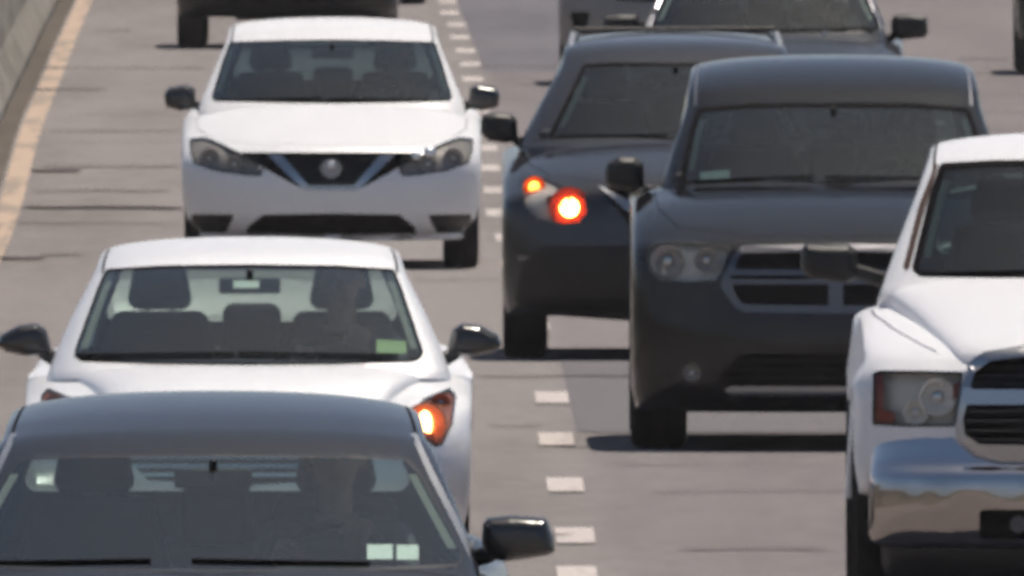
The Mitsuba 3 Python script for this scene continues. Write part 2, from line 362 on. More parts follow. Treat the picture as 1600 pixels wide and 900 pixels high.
        yy = float(self.rays.place('front', np.array([0.0], np.float32), np.array([tz], np.float32), 0)[0, 1])
        mir_ = rbox(-0.125, 0.125, yy + 0.05, yy + 0.075, tz - 0.07, tz - 0.005, 0.012) + bar([0, yy + 0.02, tz + 0.02], [0, yy + 0.06, tz - 0.04], 0.014)
        self.add('inside_mirror', mir_, 'black_plastic', 30)
    def wheels(self, r, w, track, ya, yb, arch=0.05):
        ty, rim, disk = wheel_meshes(r, w)
        for y in (ya, yb):
            for s in (-1, 1):
                self.cut(M.cylinder(0.45, r + arch, r + arch, 48).rotate([0, 90, 0]).translate([s * (track + 0.05) - 0.225 + s * 0.08, y, r + 0.01]))
                k = self.name('wheel'); tw = T().translate([s * track, y, r])
                for nm, d in (('tyre', ty), ('rim', rim), ('brake_disc', disk)):
                    self.add(k + '__' + nm, {**d, 'to_world': tw}, None, raw=True)
        z = r
        ax = bar([-track, yb, z - 0.02], [track, yb, z - 0.02], 0.05) + rbox(-0.45, 0.45, ya - 0.18, ya + 0.2, z - 0.14, z + 0.05, 0.03) + bar([-track, ya, z - 0.06], [track, ya, z - 0.06], 0.035) + rbox(-0.12, 0.12, ya, yb, z - 0.09, z - 0.02, 0.02) + rbox(0.22, 0.5, yb + 0.1, yb + 0.6, z - 0.12, z + 0.02, 0.05)
        self.add('underbody', ax, 'flat_black', 30)
    def mirrors(self, pts, y, arm, m='black_plastic', deep=0.16, both=True, foot=None):
        p = pg(pts, 0.02)
        c = p.centroid
        for q, s in ((p, 1), (mir(p), -1)):
            lay = []
            for dy, k in ((0, -0.035), (0.02, -0.012), (0.06, 0.0), (deep - 0.02, 0.0), (deep, -0.006)):
                g = q.buffer(k); xz = np.array(g.exterior.coords)
                lay.append(np.stack([xz[:, 0], np.full(len(xz), y + dy), xz[:, 1]], 1))
            h = M.hull_points(np.vstack(lay).astype(np.float32))
            k = self.add('side_mirror', relaxed(h), m, True)
            xz = np.array(q.buffer(-0.014).exterior.coords)
            gl = np.stack([xz[:, 0], np.full(len(xz), y + deep - 0.01), xz[:, 1]], 1); gl2 = gl + [0, 0.013, 0]
            self.sub(k, 'mirror_glass', M.hull_points(np.vstack([gl, gl2]).astype(np.float32)), 'chrome', False)
            (ax, az), (bx, bz) = arm
            self.sub(k, 'arm', balls([(s * ax, y + 0.08, az, 0.028), (s * ax, y + 0.11, az, 0.028), (s * bx, y + 0.12, bz, 0.032), (s * bx, y + 0.17, bz, 0.03)]), m, 40)
    def wipers(self, z, xs, y_off=-0.012):
        for (x0, z0, x1, z1) in xs:
            n = 9; x = np.linspace(x0, x1, n); zz = np.linspace(z0, z1, n) 
            p = self.rays.place('front', x.astype(np.float32), zz.astype(np.float32), y_off)
            w = M.batch_boolean([bar(p[i], p[i + 1], 0.006) for i in range(n - 1)], m3.OpType.Add)
            self.add('wiper', w, 'flat_black', 40)
    def ditches(self, pts, m='seal'):
        """the two narrow joints that run back along the roof"""
        q = LineString(pts).buffer(0.006, cap_style=2)
        for p in (q, mir(q)):
            self.cut(self.slab(p, 'top', -0.05, 0.016)); self.add('roof_joint', self.slab(p.buffer(-0.0005), 'top', 0.005, 0.02), m, 30)
    def dome(self, holder, x, z, r, sink, n='added_glint_ball'):
        y = float(self.rays.place('front', np.array([x], np.float32), np.array([z], np.float32), 0)[0, 1])
        self.sub(holder, n, balls([(x, y + sink, z, r)], 3), 'glint_chrome', True)  # chrome ball added in the lamp only to throw a sun glint
    def finish(self, body='body', smooth=32):
        self.add(body, self.body, self.paint, smooth)

# ---------------------------------------------------------------- the road
LX = np.array([0, 150, 215, 260, 333, 354, 420, 486, 620, 900, 1600, 2400.])
LV = np.array([0.55, 0.40, 0.278, 0.185, -0.075, -0.150, -0.315, -0.600, -1.25, -3.0, -9.5, -21.])
from scipy.interpolate import PchipInterpolator
line_x = PchipInterpolator(LX, LV)          # the dashed line between the first two lanes
YE = PchipInterpolator([0, 200, 320, 335, 382, 424, 453, 493, 620, 900, 1600, 2400], [-2.45, -2.8, -3.17, -3.25, -3.54, -3.74, -3.88, -4.06, -4.75, -6.6, -13.2, -25.])
def strip(y0, y1, left, right, z, n):
    y = np.linspace(y0, y1, n); l, r = left(y), right(y)
    v = np.stack([np.stack([l, y, np.full(n, z)], 1), np.stack([r, y, np.full(n, z)], 1)], 1).reshape(-1, 3)
    i = np.arange(n - 1) * 2
    f = np.vstack([np.stack([i, i + 1, i + 3], 1), np.stack([i, i + 3, i + 2], 1)])
    return v, f
def ground_tone(p, n, uv):
    return mix((0.10, 0.10, 0.05), (0.17, 0.15, 0.10), fbm(p.x * 0.15, p.y * 0.05, 0, 4))
def road_tone(p, n, uv):
    streak = fbm(p.x * 1.1, p.y * 0.05, 3.0, 4)
    fine = fbm(p.x * 9, p.y * 0.9, 7.0, 3)
    big = fbm(p.x * 0.35, p.y * 0.018, 11.0, 3)
    c = mix((0.210, 0.194, 0.192), (0.272, 0.251, 0.247), smoothstep(0.25, 0.75, streak * 0.6 + fine * 0.25 + big * 0.3))
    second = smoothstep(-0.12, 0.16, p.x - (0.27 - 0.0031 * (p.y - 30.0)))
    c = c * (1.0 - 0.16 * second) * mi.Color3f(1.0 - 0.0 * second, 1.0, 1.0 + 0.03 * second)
    wheelpath = noise(p.x * 1.9, p.y * 0.004, 5.0)
    c = c * (0.94 + 0.10 * wheelpath)
    return c
def patch_tone(p, n, uv):
    streak = fbm(p.x * 1.1, p.y * 0.05, 23.0, 4)
    return mix((0.146, 0.141, 0.158), (0.182, 0.176, 0.196), smoothstep(0.25, 0.75, streak))
def worn(p, n, uv):
    return mix((0.54, 0.495, 0.475), (0.40, 0.37, 0.355), smoothstep(0.55, 0.85, fbm(p.x * 14, p.y * 0.8, 2.0, 4)))
def worn_yellow(p, n, uv):
    return mix((0.475, 0.375, 0.305), (0.34, 0.285, 0.245), smoothstep(0.45, 0.75, fbm(p.x * 8, p.y * 0.25, 2.0, 4)))
def dirt_tone(p, n, uv):
    return mix((0.105, 0.092, 0.080), (0.16, 0.14, 0.125), fbm(p.x * 4, p.y * 0.12, 4.0, 4))
def wall_tone(p, n, uv):
    c = mix((0.32, 0.305, 0.275), (0.24, 0.23, 0.205), smoothstep(0.35, 0.7, fbm(p.x * 1.5, p.y * 0.35, p.z * 5, 4)))
    return mix(c, (0.13, 0.125, 0.11), smoothstep(0.55, 0.8, fbm(p.y * 1.3, p.z * 0.8, 9.0, 3)) * 0.6)
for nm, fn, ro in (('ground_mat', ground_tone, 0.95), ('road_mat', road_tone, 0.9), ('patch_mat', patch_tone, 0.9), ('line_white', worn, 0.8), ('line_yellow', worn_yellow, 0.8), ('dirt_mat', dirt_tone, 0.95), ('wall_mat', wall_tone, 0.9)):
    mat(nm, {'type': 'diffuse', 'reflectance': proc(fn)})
mat('crack_mat', {'type': 'diffuse', 'reflectance': rgb(0.125, 0.116, 0.115)})
mat('stain_mat', {'type': 'diffuse', 'reflectance': rgb(0.13, 0.118, 0.115)})
def struct(key, mesh, m, label=None, top=True):
    scene[key] = mikit.ply(mesh, m)
    if top: labels[key] = {'kind': 'structure'}
    if label: labels.setdefault(key, {})['label'] = label
g = 1500.0
struct('ground', (np.array([[-g, -300, -0.03], [g, -300, -0.03], [g, 2650, -0.03], [-g, 2650, -0.03]]), np.array([[0, 1, 2], [0, 2, 3]])), 'ground_mat', 'dry ground beyond the edges of the highway')
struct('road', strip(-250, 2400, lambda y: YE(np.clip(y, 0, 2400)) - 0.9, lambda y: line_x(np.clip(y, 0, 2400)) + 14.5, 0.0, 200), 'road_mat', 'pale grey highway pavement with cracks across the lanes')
Z1, Z2, Z3 = 0.004, 0.008, 0.012
struct('road__gutter', strip(0, 2400, lambda y: YE(y) - 0.62, lambda y: YE(y) - 0.10, Z1, 200), 'dirt_mat', 'dark dirt strip along the foot of the barrier', False)
lane = 3.35
struct('road__asphalt_patch', strip(424, 900, lambda y: line_x(y) + 0.10, lambda y: line_x(y) + 0.10 + lane - 0.2, Z1, 40), 'patch_mat', 'darker asphalt strip of the middle lane', False)
struct('road__asphalt_patch_001', strip(249, 275, lambda y: line_x(y) + 0.10, lambda y: line_x(y) + 0.10 + lane - 0.2, Z1, 8), 'stain_mat_b', None, False)
mat('stain_mat_b', {'type': 'diffuse', 'reflectance': rgb(0.178, 0.170, 0.178)})
struct('road__edge_line', strip(0, 2400, lambda y: YE(y) - 0.075, lambda y: YE(y) + 0.075, Z2, 240), 'line_yellow', 'worn yellow line along the barrier side', False)
P12 = 12.19
k = 0
for i in range(-8, 40):
    yc = 234.7 + i * P12
    if yc < 20: continue
    for lane_i in range(3):
        if lane_i == 0 and i == 3: continue
        jit = 0.012 * math.sin(i * 3.7 + lane_i)
        yy = yc + lane_i * 4.0 + (3.6 if i == -2 else 0)
        if lane_i and yy > 520: continue
        key = 'road__lane_dash' + ('' if k == 0 else '_%03d' % k); k += 1
        struct(key, strip(yy - 1.75, yy + 1.75, lambda y: line_x(y) - 0.083 + lane * lane_i + jit, lambda y: line_x(y) + 0.083 + lane * lane_i + jit, Z2, 5), 'line_white', None, False)
rng = np.random.default_rng(3)
def crack(key, y, x0, x1, w, m='crack_mat', wob=0.5, z=Z3):
    n = 40; t = np.linspace(0, 1, n); x = x0 + (x1 - x0) * t
    r = rng.random(3) * 50
    yc = y + (meshkit.fbm(np.stack([x * 1.3 + r[0], 0 * x, 0 * x], 1), 3) - 0.5) * wob * 2
    h = w * 1.5 * (0.25 + meshkit.fbm(np.stack([x * 2.2 + r[1], 0 * x + 3, 0 * x], 1), 3)) * np.minimum(1, np.minimum(t, 1 - t) * 12 + 0.1)
    v = np.stack([np.stack([x, yc - h / 2, 0 * x + z], 1), np.stack([x, yc + h / 2, 0 * x + z], 1)], 1).reshape(-1, 3)
    i = np.arange(n - 1) * 2
    struct(key, (v, np.vstack([np.stack([i, i + 2, i + 3], 1), np.stack([i, i + 3, i + 1], 1)])), m, None, False)
def at(px, py):
    s = (py + 690) / 4.2; return 81000 / s
CR = [(426.3, -4.00, -2.45, 1.50, 'crack_mat', 0.60),
      (408.9, -3.90, -3.19, 1.60, 'crack_mat', 0.50),
      (459.7, -3.70, -3.38, 1.00, 'stain_mat', 0.60),
      (379.3, -3.42, -2.39, 1.10, 'stain_mat', 0.70),
      (355.1, -3.30, -2.95, 0.90, 'crack_mat', 0.40),
      (357.4, -3.26, -2.27, 0.35, 'stain_mat', 0.50),
      (335.2, -3.19, -2.11, 0.75, 'crack_mat', 0.80),
      (343.6, -3.22, -2.25, 0.30, 'stain_mat', 0.60),
      (310.7, -3.22, -2.79, 0.70, 'crack_mat', 0.40),
      (312.1, -2.85, -2.58, 0.30, 'stain_mat', 0.30),
      (327.1, -3.19, -2.14, 0.25, 'stain_mat', 0.40),
      (433.4, 3.72, 4.17, 1.60, 'crack_mat', 0.60),
      (405.0, 3.50, 4.20, 0.60, 'stain_mat', 0.60),
      (391.9, 3.48, 4.06, 0.50, 'stain_mat', 0.60),
      (427.4, -0.31, 0.42, 1.00, 'stain_mat', 0.60),
      (415.9, 3.80, 4.62, 0.50, 'stain_mat', 0.50),
      (371.8, -3.35, -2.39, 0.30, 'stain_mat', 0.50),
      (391.0, -3.38, -2.41, 0.30, 'stain_mat', 0.50),
      (301.1, -0.59, -0.04, 0.20, 'stain_mat', 0.30),
      (265.8, -0.20, 0.66, 0.22, 'stain_mat', 0.30),
      (250.5, -0.12, 0.15, 0.15, 'stain_mat', 0.30),
      (233.0, 0.58, 1.55, 0.14, 'stain_mat', 0.30),
      (222.4, -0.22, 0.27, 0.12, 'stain_mat', 0.20),
      (219.5, 0.70, 1.35, 0.14, 'stain_mat', 0.20),
      (239.9, 0.41, 1.54, 0.10, 'stain_mat', 0.20)]
for i, (y, xa, xb, w, m, wob) in enumerate(CR):
    crack('road__crack' + ('' if i == 0 else '_%03d' % i), y, xa, xb, w, m, wob)
# concrete barrier along the left edge
def barrier():
    prof = np.array([(0, 0), (0, 0.075), (-0.125, 0.33), (-0.20, 0.81), (-0.23, 0.825), (-0.37, 0.825), (-0.40, 0.81), (-0.475, 0.33), (-0.60, 0.075), (-0.60, 0)])
    y = np.linspace(60, 1500, 300); xs = YE(y) - 0.24
    n = len(prof)
    v = np.stack([xs[:, None] + prof[None, :, 0], np.repeat(y[:, None], n, 1), np.repeat(prof[None, :, 1], len(y), 0)], -1).reshape(-1, 3)
    i, j = np.meshgrid(np.arange(len(y) - 1), np.arange(n - 1), indexing='ij')
    a = i * n + j
    f = np.vstack([np.stack([a, a + n, a + n + 1], -1).reshape(-1, 3), np.stack([a, a + n + 1, a + 1], -1).reshape(-1, 3)])
    return v, f
scene['concrete_barrier'] = mikit.ply(barrier(), 'wall_mat', smooth=False)
tag('concrete_barrier', 'low grey concrete safety barrier beside the yellow edge line', 'barrier')

# ---------------------------------------------------------------- drivers
def chain(pts):
    return [balls([pts[i], pts[i + 1]], 1) for i in range(len(pts) - 1)]
WC = np.array([0, -0.42, 0.36]); WE = math.radians(65)
def rim_frame(a):
    e = np.array([math.sin(a), -math.cos(a) * math.cos(WE), math.cos(a) * math.sin(WE)])
    t = np.array([math.cos(a), math.sin(a) * math.cos(WE), -math.sin(a) * math.sin(WE)])
    return WC + 0.18 * e, e, t, np.array([0, math.sin(WE), math.cos(WE)])
def person_meshes():
    torso = [(0, 0.03, 0.02, 0.15), (0, 0.06, 0.2, 0.145), (0, 0.10, 0.36, 0.15)]
    tor = chain([(-0.09, 0.03, 0.0, 0.10), (-0.10, 0.07, 0.22, 0.10), (-0.12, 0.12, 0.40, 0.09)]) + chain([(0.09, 0.03, 0.0, 0.10), (0.10, 0.07, 0.22, 0.10), (0.12, 0.12, 0.40, 0.09)])
    tor += [balls([(-0.10, 0.07, 0.22, 0.10), (0.10, 0.07, 0.22, 0.10), (-0.12, 0.12, 0.40, 0.09), (0.12, 0.12, 0.40, 0.09)]), balls([(-0.09, 0.03, 0.0, 0.10), (0.09, 0.03, 0.0, 0.10), (-0.10, 0.07, 0.22, 0.10), (0.10, 0.07, 0.22, 0.10)]),
            balls([(-0.18, 0.14, 0.46, 0.062), (0.18, 0.14, 0.46, 0.062), (0, 0.14, 0.50, 0.07)])]
    sleeves, fore, hands = [], [], []
    for s, a in ((1, math.radians(24)), (-1, math.radians(-66))):
        c, e, t, nb = rim_frame(a)
        wrist = c + nb * 0.05 - e * 0.045 + np.array([0, 0.03, -0.01])
        sh = np.array([s * 0.19, 0.14, 0.45]); el = (sh + wrist) / 2 + np.array([s * 0.10, 0.03, -0.12])
        sleeves += chain([(*sh, 0.062), (*el, 0.05), (*((el * 0.3 + wrist * 0.7)), 0.042)])
        fore += chain([(*el, 0.043), (*wrist, 0.029)])
        palm = [c + nb * 0.032 + e * 0.018 + t * k for k in (-0.03, 0.03)] + [wrist]
        hands.append(balls([(*palm[0], 0.016), (*palm[1], 0.016), (*palm[2], 0.024)], 1))
        for i, ln in enumerate((0.93, 1.0, 0.95, 0.8)):
            o = t * (i - 1.5) * 0.0205 * s
            P = [c + o + e * 0.024 + nb * 0.026, c + o + e * 0.032 * ln - nb * 0.004, c + o + e * 0.016 - nb * 0.024 * ln, c + o - e * 0.008 * ln - nb * 0.025]
            hands += chain([(*P[0], 0.0098), (*P[1], 0.0092), (*P[2], 0.0086), (*P[3], 0.0078)])
        P = [c + nb * 0.034 - e * 0.005 - s * t * 0.03, c - e * 0.030 + nb * 0.012 - s * t * 0.045, c - e * 0.024 - nb * 0.016 - s * t * 0.05]
        hands += chain([(*P[0], 0.0125), (*P[1], 0.0105), (*P[2], 0.009)])
    head = [balls([(0, 0.155, 0.565, 0.055), (0, 0.13, 0.66, 0.05)]), balls([(0, 0.15, 0.755, 0.088), (0, 0.12, 0.74, 0.08), (0, 0.105, 0.665, 0.042), (0.022, 0.10, 0.655, 0.03), (-0.022, 0.10, 0.655, 0.03)], 3),
            balls([(0, 0.045, 0.735, 0.010), (0, 0.030, 0.700, 0.014)], 1), balls([(-0.02, 0.056, 0.665, 0.008), (0.02, 0.056, 0.665, 0.008)], 1),
            balls([(0.086, 0.14, 0.735, 0.013), (0.088, 0.145, 0.70, 0.010)], 1), balls([(-0.086, 0.14, 0.735, 0.013), (-0.088, 0.145, 0.70, 0.010)], 1)]
    legs, legs2 = [], []
    for s in (-1, 1):
        L = [(s * 0.10, 0.0, -0.02, 0.09), (s * 0.14, -0.44, 0.10, 0.065), (s * 0.13, -0.70, -0.22, 0.045)]
        legs += chain(L); legs2 += chain([(x, y, z, r + 0.008) for x, y, z, r in L]) + [balls([(s * 0.13, -0.70, -0.25, 0.04), (s * 0.13, -0.86, -0.27, 0.03)])]
    add = lambda l: M.batch_boolean(l, m3.OpType.Add)
    body = smoothed(add(tor + fore + sleeves + hands + head + legs), 0.010, 5)
    grow = lambda m: m
    shirt = smoothed(add([balls([(-0.105, 0.07, 0.22, 0.112), (0.105, 0.07, 0.22, 0.112), (-0.13, 0.12, 0.41, 0.098), (0.13, 0.12, 0.41, 0.098)]), balls([(-0.095, 0.03, 0.0, 0.112), (0.095, 0.03, 0.0, 0.112), (-0.105, 0.07, 0.22, 0.112), (0.105, 0.07, 0.22, 0.112)]), balls([(-0.185, 0.14, 0.46, 0.074), (0.185, 0.14, 0.46, 0.074), (0, 0.145, 0.49, 0.075)])] + [balls([(*va_, 0.012)], 1) for va_ in []]
                          + sum([chain(SL) for SL in SLEEVES()], [])), 0.02, 5)
    trousers = smoothed(add(legs2), 0.03, 4)
    hair = smoothed(balls([(0, 0.165, 0.785, 0.093), (0, 0.13, 0.795, 0.075), (0, 0.19, 0.72, 0.075)], 3) - balls([(0, 0.03, 0.70, 0.085), (0, -0.05, 0.66, 0.10)], 3), 0.015, 4)
    eye = balls([(0.033, 0.046, 0.735, 0.011)], 2), balls([(-0.033, 0.046, 0.735, 0.011)], 2)
    return {'body': mikit.ply(body, smooth=True), 'shirt': mikit.ply(shirt, smooth=True), 'trousers': mikit.ply(trousers, smooth=True), 'hair': mikit.ply(hair, smooth=True), 'eye': mikit.ply(eye[0], smooth=True), 'eye_001': mikit.ply(eye[1], smooth=True)}
def SLEEVES():
    out = []
    for s, a in ((1, math.radians(24)), (-1, math.radians(-66))):
        c, e, t, nb = rim_frame(a)
        wrist = c + nb * 0.05 - e * 0.045 + np.array([0, 0.03, -0.01])
        sh = np.array([s * 0.19, 0.14, 0.45]); el = (sh + wrist) / 2 + np.array([s * 0.10, 0.03, -0.12])
        out.append([(*sh, 0.072), (*el, 0.058), (*((el * 0.3 + wrist * 0.7)), 0.048)])
    return out
PERSON = person_meshes()
def driver(car, shirt, hair, label):
    k = numbered('person'); tag(k, label, 'person', None)
    W = car.T @ T().translate(list(car.hp))
    ref = lambda n: {'bsdf': {'type': 'ref', 'id': n}}
    for n, m in (('body', 'skin'), ('shirt', shirt), ('trousers', 'shirt_navy'), ('hair', hair), ('eye', 'eye_white'), ('eye_001', 'eye_white')):
        scene[k + '__' + n] = {**PERSON[n], **ref(m), 'to_world': W}

# ---------------------------------------------------------------- vehicles
def sedan_lower(L=4.62, W=0.885, hood=1.0, lead=0.68, deck=1.05, ze=0.80, bot=0.21, kx=1.0):
    k = L / 4.62
    P = [(0.12, bot, .62, bot + .03, W - .09), (0.03, .29, .52, .31, W - .03), (0.00, .44, .46, .46, W - .005), (0.015, .58, .46, .60, W), (0.07, lead, .52, lead - .04, W), (0.22, lead + .07, .66, ze - .08, W),
         (.6, hood - .13, .90, ze - .02, W), (.95, hood - .05, 1.15, ze, W), (1.35, hood - .005, 1.5, ze + .03, W), (2.4, hood - .06, 2.4, ze + .06, W), (3.6, hood - .03, 3.6, ze + .06, W - .005),
         (4.1, deck, 4.0, ze + .08, W - .04), (4.5, deck - .04, 4.3, ze + .05, W - .08), (4.6, .72, 4.35, .7, W - .04), (4.6, .42, 4.35, .42, W - .04), (4.5, .24, 4.3, .26, W - .08), (3.5, bot, 3.5, bot, W - .03), (1.2, bot, 1.2, bot, W - .03)]
    return [(y * k, z, a * k, b, w) for y, z, a, b, w in P]

def white_sedan():
    c = Car('sedan', 'white compact sedan with black mirrors and v shaped chrome grille, behind the silver sedan', 'car', -1.068, 306.0, 'paint_white')
    up = [(.93, .90, 1.38, .87, .80), (1.06, .975, 1.42, .935, .79), (1.45, 1.17, 1.72, 1.12, .715), (1.90, 1.355, 2.08, 1.30, .638), (2.12, 1.42, 2.24, 1.345, .622), (2.6, 1.466, 2.6, 1.375, .615), (3.1, 1.445, 3.1, 1.355, .61), (3.5, 1.37, 3.42, 1.31, .62), (4.0, 1.09, 3.85, 1.06, .70), (4.1, .92, 3.95, .9, .74), (2.6, .84, 2.6, .84, .80)]
    c.shell(sedan_lower(ze=.78, lead=.685), up, b=.22, n=3.0)
    shield = sym([(0.000, 1.343), (-0.296, 1.339), (-0.612, 1.328), (-0.657, 1.199), (-0.722, 0.982), (-0.296, 0.975), (0.000, 0.971)], 0.03)
    rear = sym([(0, 1.34), (-.52, 1.31), (-.61, 1.08), (0, 1.08)], 0.04)
    side = [pg([(1.72, .98), (2.18, 1.29), (2.62, 1.32), (2.70, .98)], .04), pg([(2.78, .98), (2.72, 1.32), (3.1, 1.30), (3.5, 1.2), (3.72, 1.0)], .04)]
    # hood panel and roof panel
    hood = sym([(0, .16), (-.45, .22), (-.70, .42), (-.79, .75), (-.80, 1.25), (-.74, 1.12), (0, .98)], 0.03)
    c.panel('hood', hood, 'top', 0.02, 0.006)
    c.ditches([(-.600, 1.94), (-.56, 3.2)])
    # lamps
    hl = pg([(-0.841, 0.768), (-0.758, 0.780), (-0.655, 0.745), (-0.542, 0.692), (-0.417, 0.655), (-0.398, 0.594), (-0.417, 0.552), (-0.504, 0.556), (-0.674, 0.579), (-0.811, 0.624), (-0.837, 0.696)], .012)
    a, b_ = (-.72, .655), (-.57, .62)
    for q, s in ((hl, 1), (mir(hl), -1)):
        h = c.lamp('headlight', q, 0.07, [(s * a[0], a[1], .062, 'reflector', None), (s * b_[0], b_[1], .055, 'reflector', None)], 'reflector')
        if s < 0:
            c.dome(h, .50, .668, .032, .014); c.dome(h, .58, .685, .040, .018)
        else: c.dome(h, -.42, .60, .010, .004)
    # grille
    g = sym([(0.000, 0.692), (-0.542, 0.692), (-0.466, 0.639), (-0.182, 0.484), (-0.144, 0.473), (0.000, 0.473)], .006)
    c.recess(g, 0.06)
    gr = c.add('grille', c.slab(g.buffer(.002), 'front', .05, .08), 'flat_black')
    inner = sym([(0.000, 0.677), (-0.307, 0.677), (-0.117, 0.507), (0.000, 0.507)])
    for i in range(5):
        z = .515 + i * .033
        s_ = inner.intersection(sbox(-1, z, 1, z + .010))
        if not s_.is_empty: c.plate('slat', s_, 'front', .03, .046, 'gloss_black', holder=gr)
    v = sym([(0.000, 0.499), (-0.133, 0.499), (-0.292, 0.681), (-0.379, 0.681), (-0.167, 0.477), (0.000, 0.477)])
    c.plate('chrome_v', v, 'front', -.012, .05, 'grille_chrome', holder=gr)
    y0 = float(c.rays.place('front', np.array([0.], np.float32), np.array([.60], np.float32), 0)[0, 1])
    em = lathe([(.044, -.012), (.058, -.012), (.058, .012), (.044, .012)], [0, 0, 0], 'y', 32).translate([0, y0 + .012, .598]) + rbox(-.066, .066, y0 - .004, y0 + .02, .588, .608, .004) + lathe([(.001, 0), (.045, 0), (.045, .012), (.001, .012)], [0, y0 + .03, .598], 'y', 30)
    c.sub(gr, 'emblem', em, 'dull_chrome', 30)
    c.sub(gr, 'added_emblem_glint', balls([(.0, y0 + .0, .615, .026)], 3), 'glint_chrome', True)  # ball added over the badge to make a sun glint
    lg = sym([(0.000, 0.333), (-0.402, 0.325), (-0.492, 0.253), (-0.508, 0.200), (0.000, 0.196)], .01)
    c.recess(lg, .07)
    lo = c.add('lower_grille', c.slab(lg.buffer(.002), 'front', .06, .09), 'flat_black')
    for z in (.225, .255, .285, .315):
        s_ = lg.intersection(sbox(-1, z, 1, z + .008))
        if not s_.is_empty: c.plate('slat', s_, 'front', .03, .05, 'black_plastic', holder=lo)
    fg = pg([(-0.826, 0.325), (-0.568, 0.325), (-0.625, 0.215), (-0.644, 0.200), (-0.830, 0.200)], .012)
    for q, s in ((fg, 1), (mir(fg), -1)):
        c.recess(q, .06)
        k = c.add('fog_recess', c.slab(q.buffer(.002), 'front', .05, .08), 'black_plastic')
    c.plate('lip', sym([(0, .205), (-.80, .215), (-.82, .175), (0, .165)]), 'front', .0, .10, 'paint_white')
    # hood line
    c.cabin(shield, side, rear, [(y + .08 if y < 2.3 else y - .06, z - .05, a + .075 if y < 2.3 else a - .05, b2 - .055, w - .05) for y, z, a, b2, w in [(1.06, .99, 1.42, .95, .78), (1.45, 1.17, 1.72, 1.12, .715), (1.90, 1.355, 2.08, 1.30, .638), (2.12, 1.415, 2.24, 1.345, .622), (2.6, 1.463, 2.6, 1.375, .615), (3.1, 1.443, 3.1, 1.355, .61), (3.5, 1.37, 3.42, 1.31, .62), (3.97, 1.10, 3.83, 1.06, .70), (4.0, .95, 3.88, .93, .72), (2.6, .9, 2.6, .9, .78), (1.2, .93, 1.5, .9, .78)]], 1.25, hz=.53, hy=2.45, glass='tinted_glass', rear_glass='tinted_glass')
    c.wheels(.318, .21, .765, .90, 3.60)
    c.mirrors([(-1.000, 1.018), (-0.970, 1.060), (-0.864, 1.079), (-0.814, 1.056), (-0.803, 0.935), (-0.902, 0.920), (-0.985, 0.942)], 1.55, ((-.80, .955), (-.76, .93)), 'gloss_black')
    c.wipers(0, [(-.66, .99, -.06, 1.005), (-.02, 1.0, .56, .99)])
    st = Polygon([(0.437, 1.043), (0.524, 1.051), (0.528, 1.005), (0.441, 0.997)]); st2 = Polygon([(0.539, 1.051), (0.615, 1.054), (0.619, 1.009), (0.543, 1.005)])
    for q in (st, st2): c.add('sticker', c.rays.sheet(q, 'front', .024), 'foil', True)
    c.finish()
    driver(c, 'shirt_grey', 'hair_dark', 'driver behind the wheel of the white compact sedan')
    return c

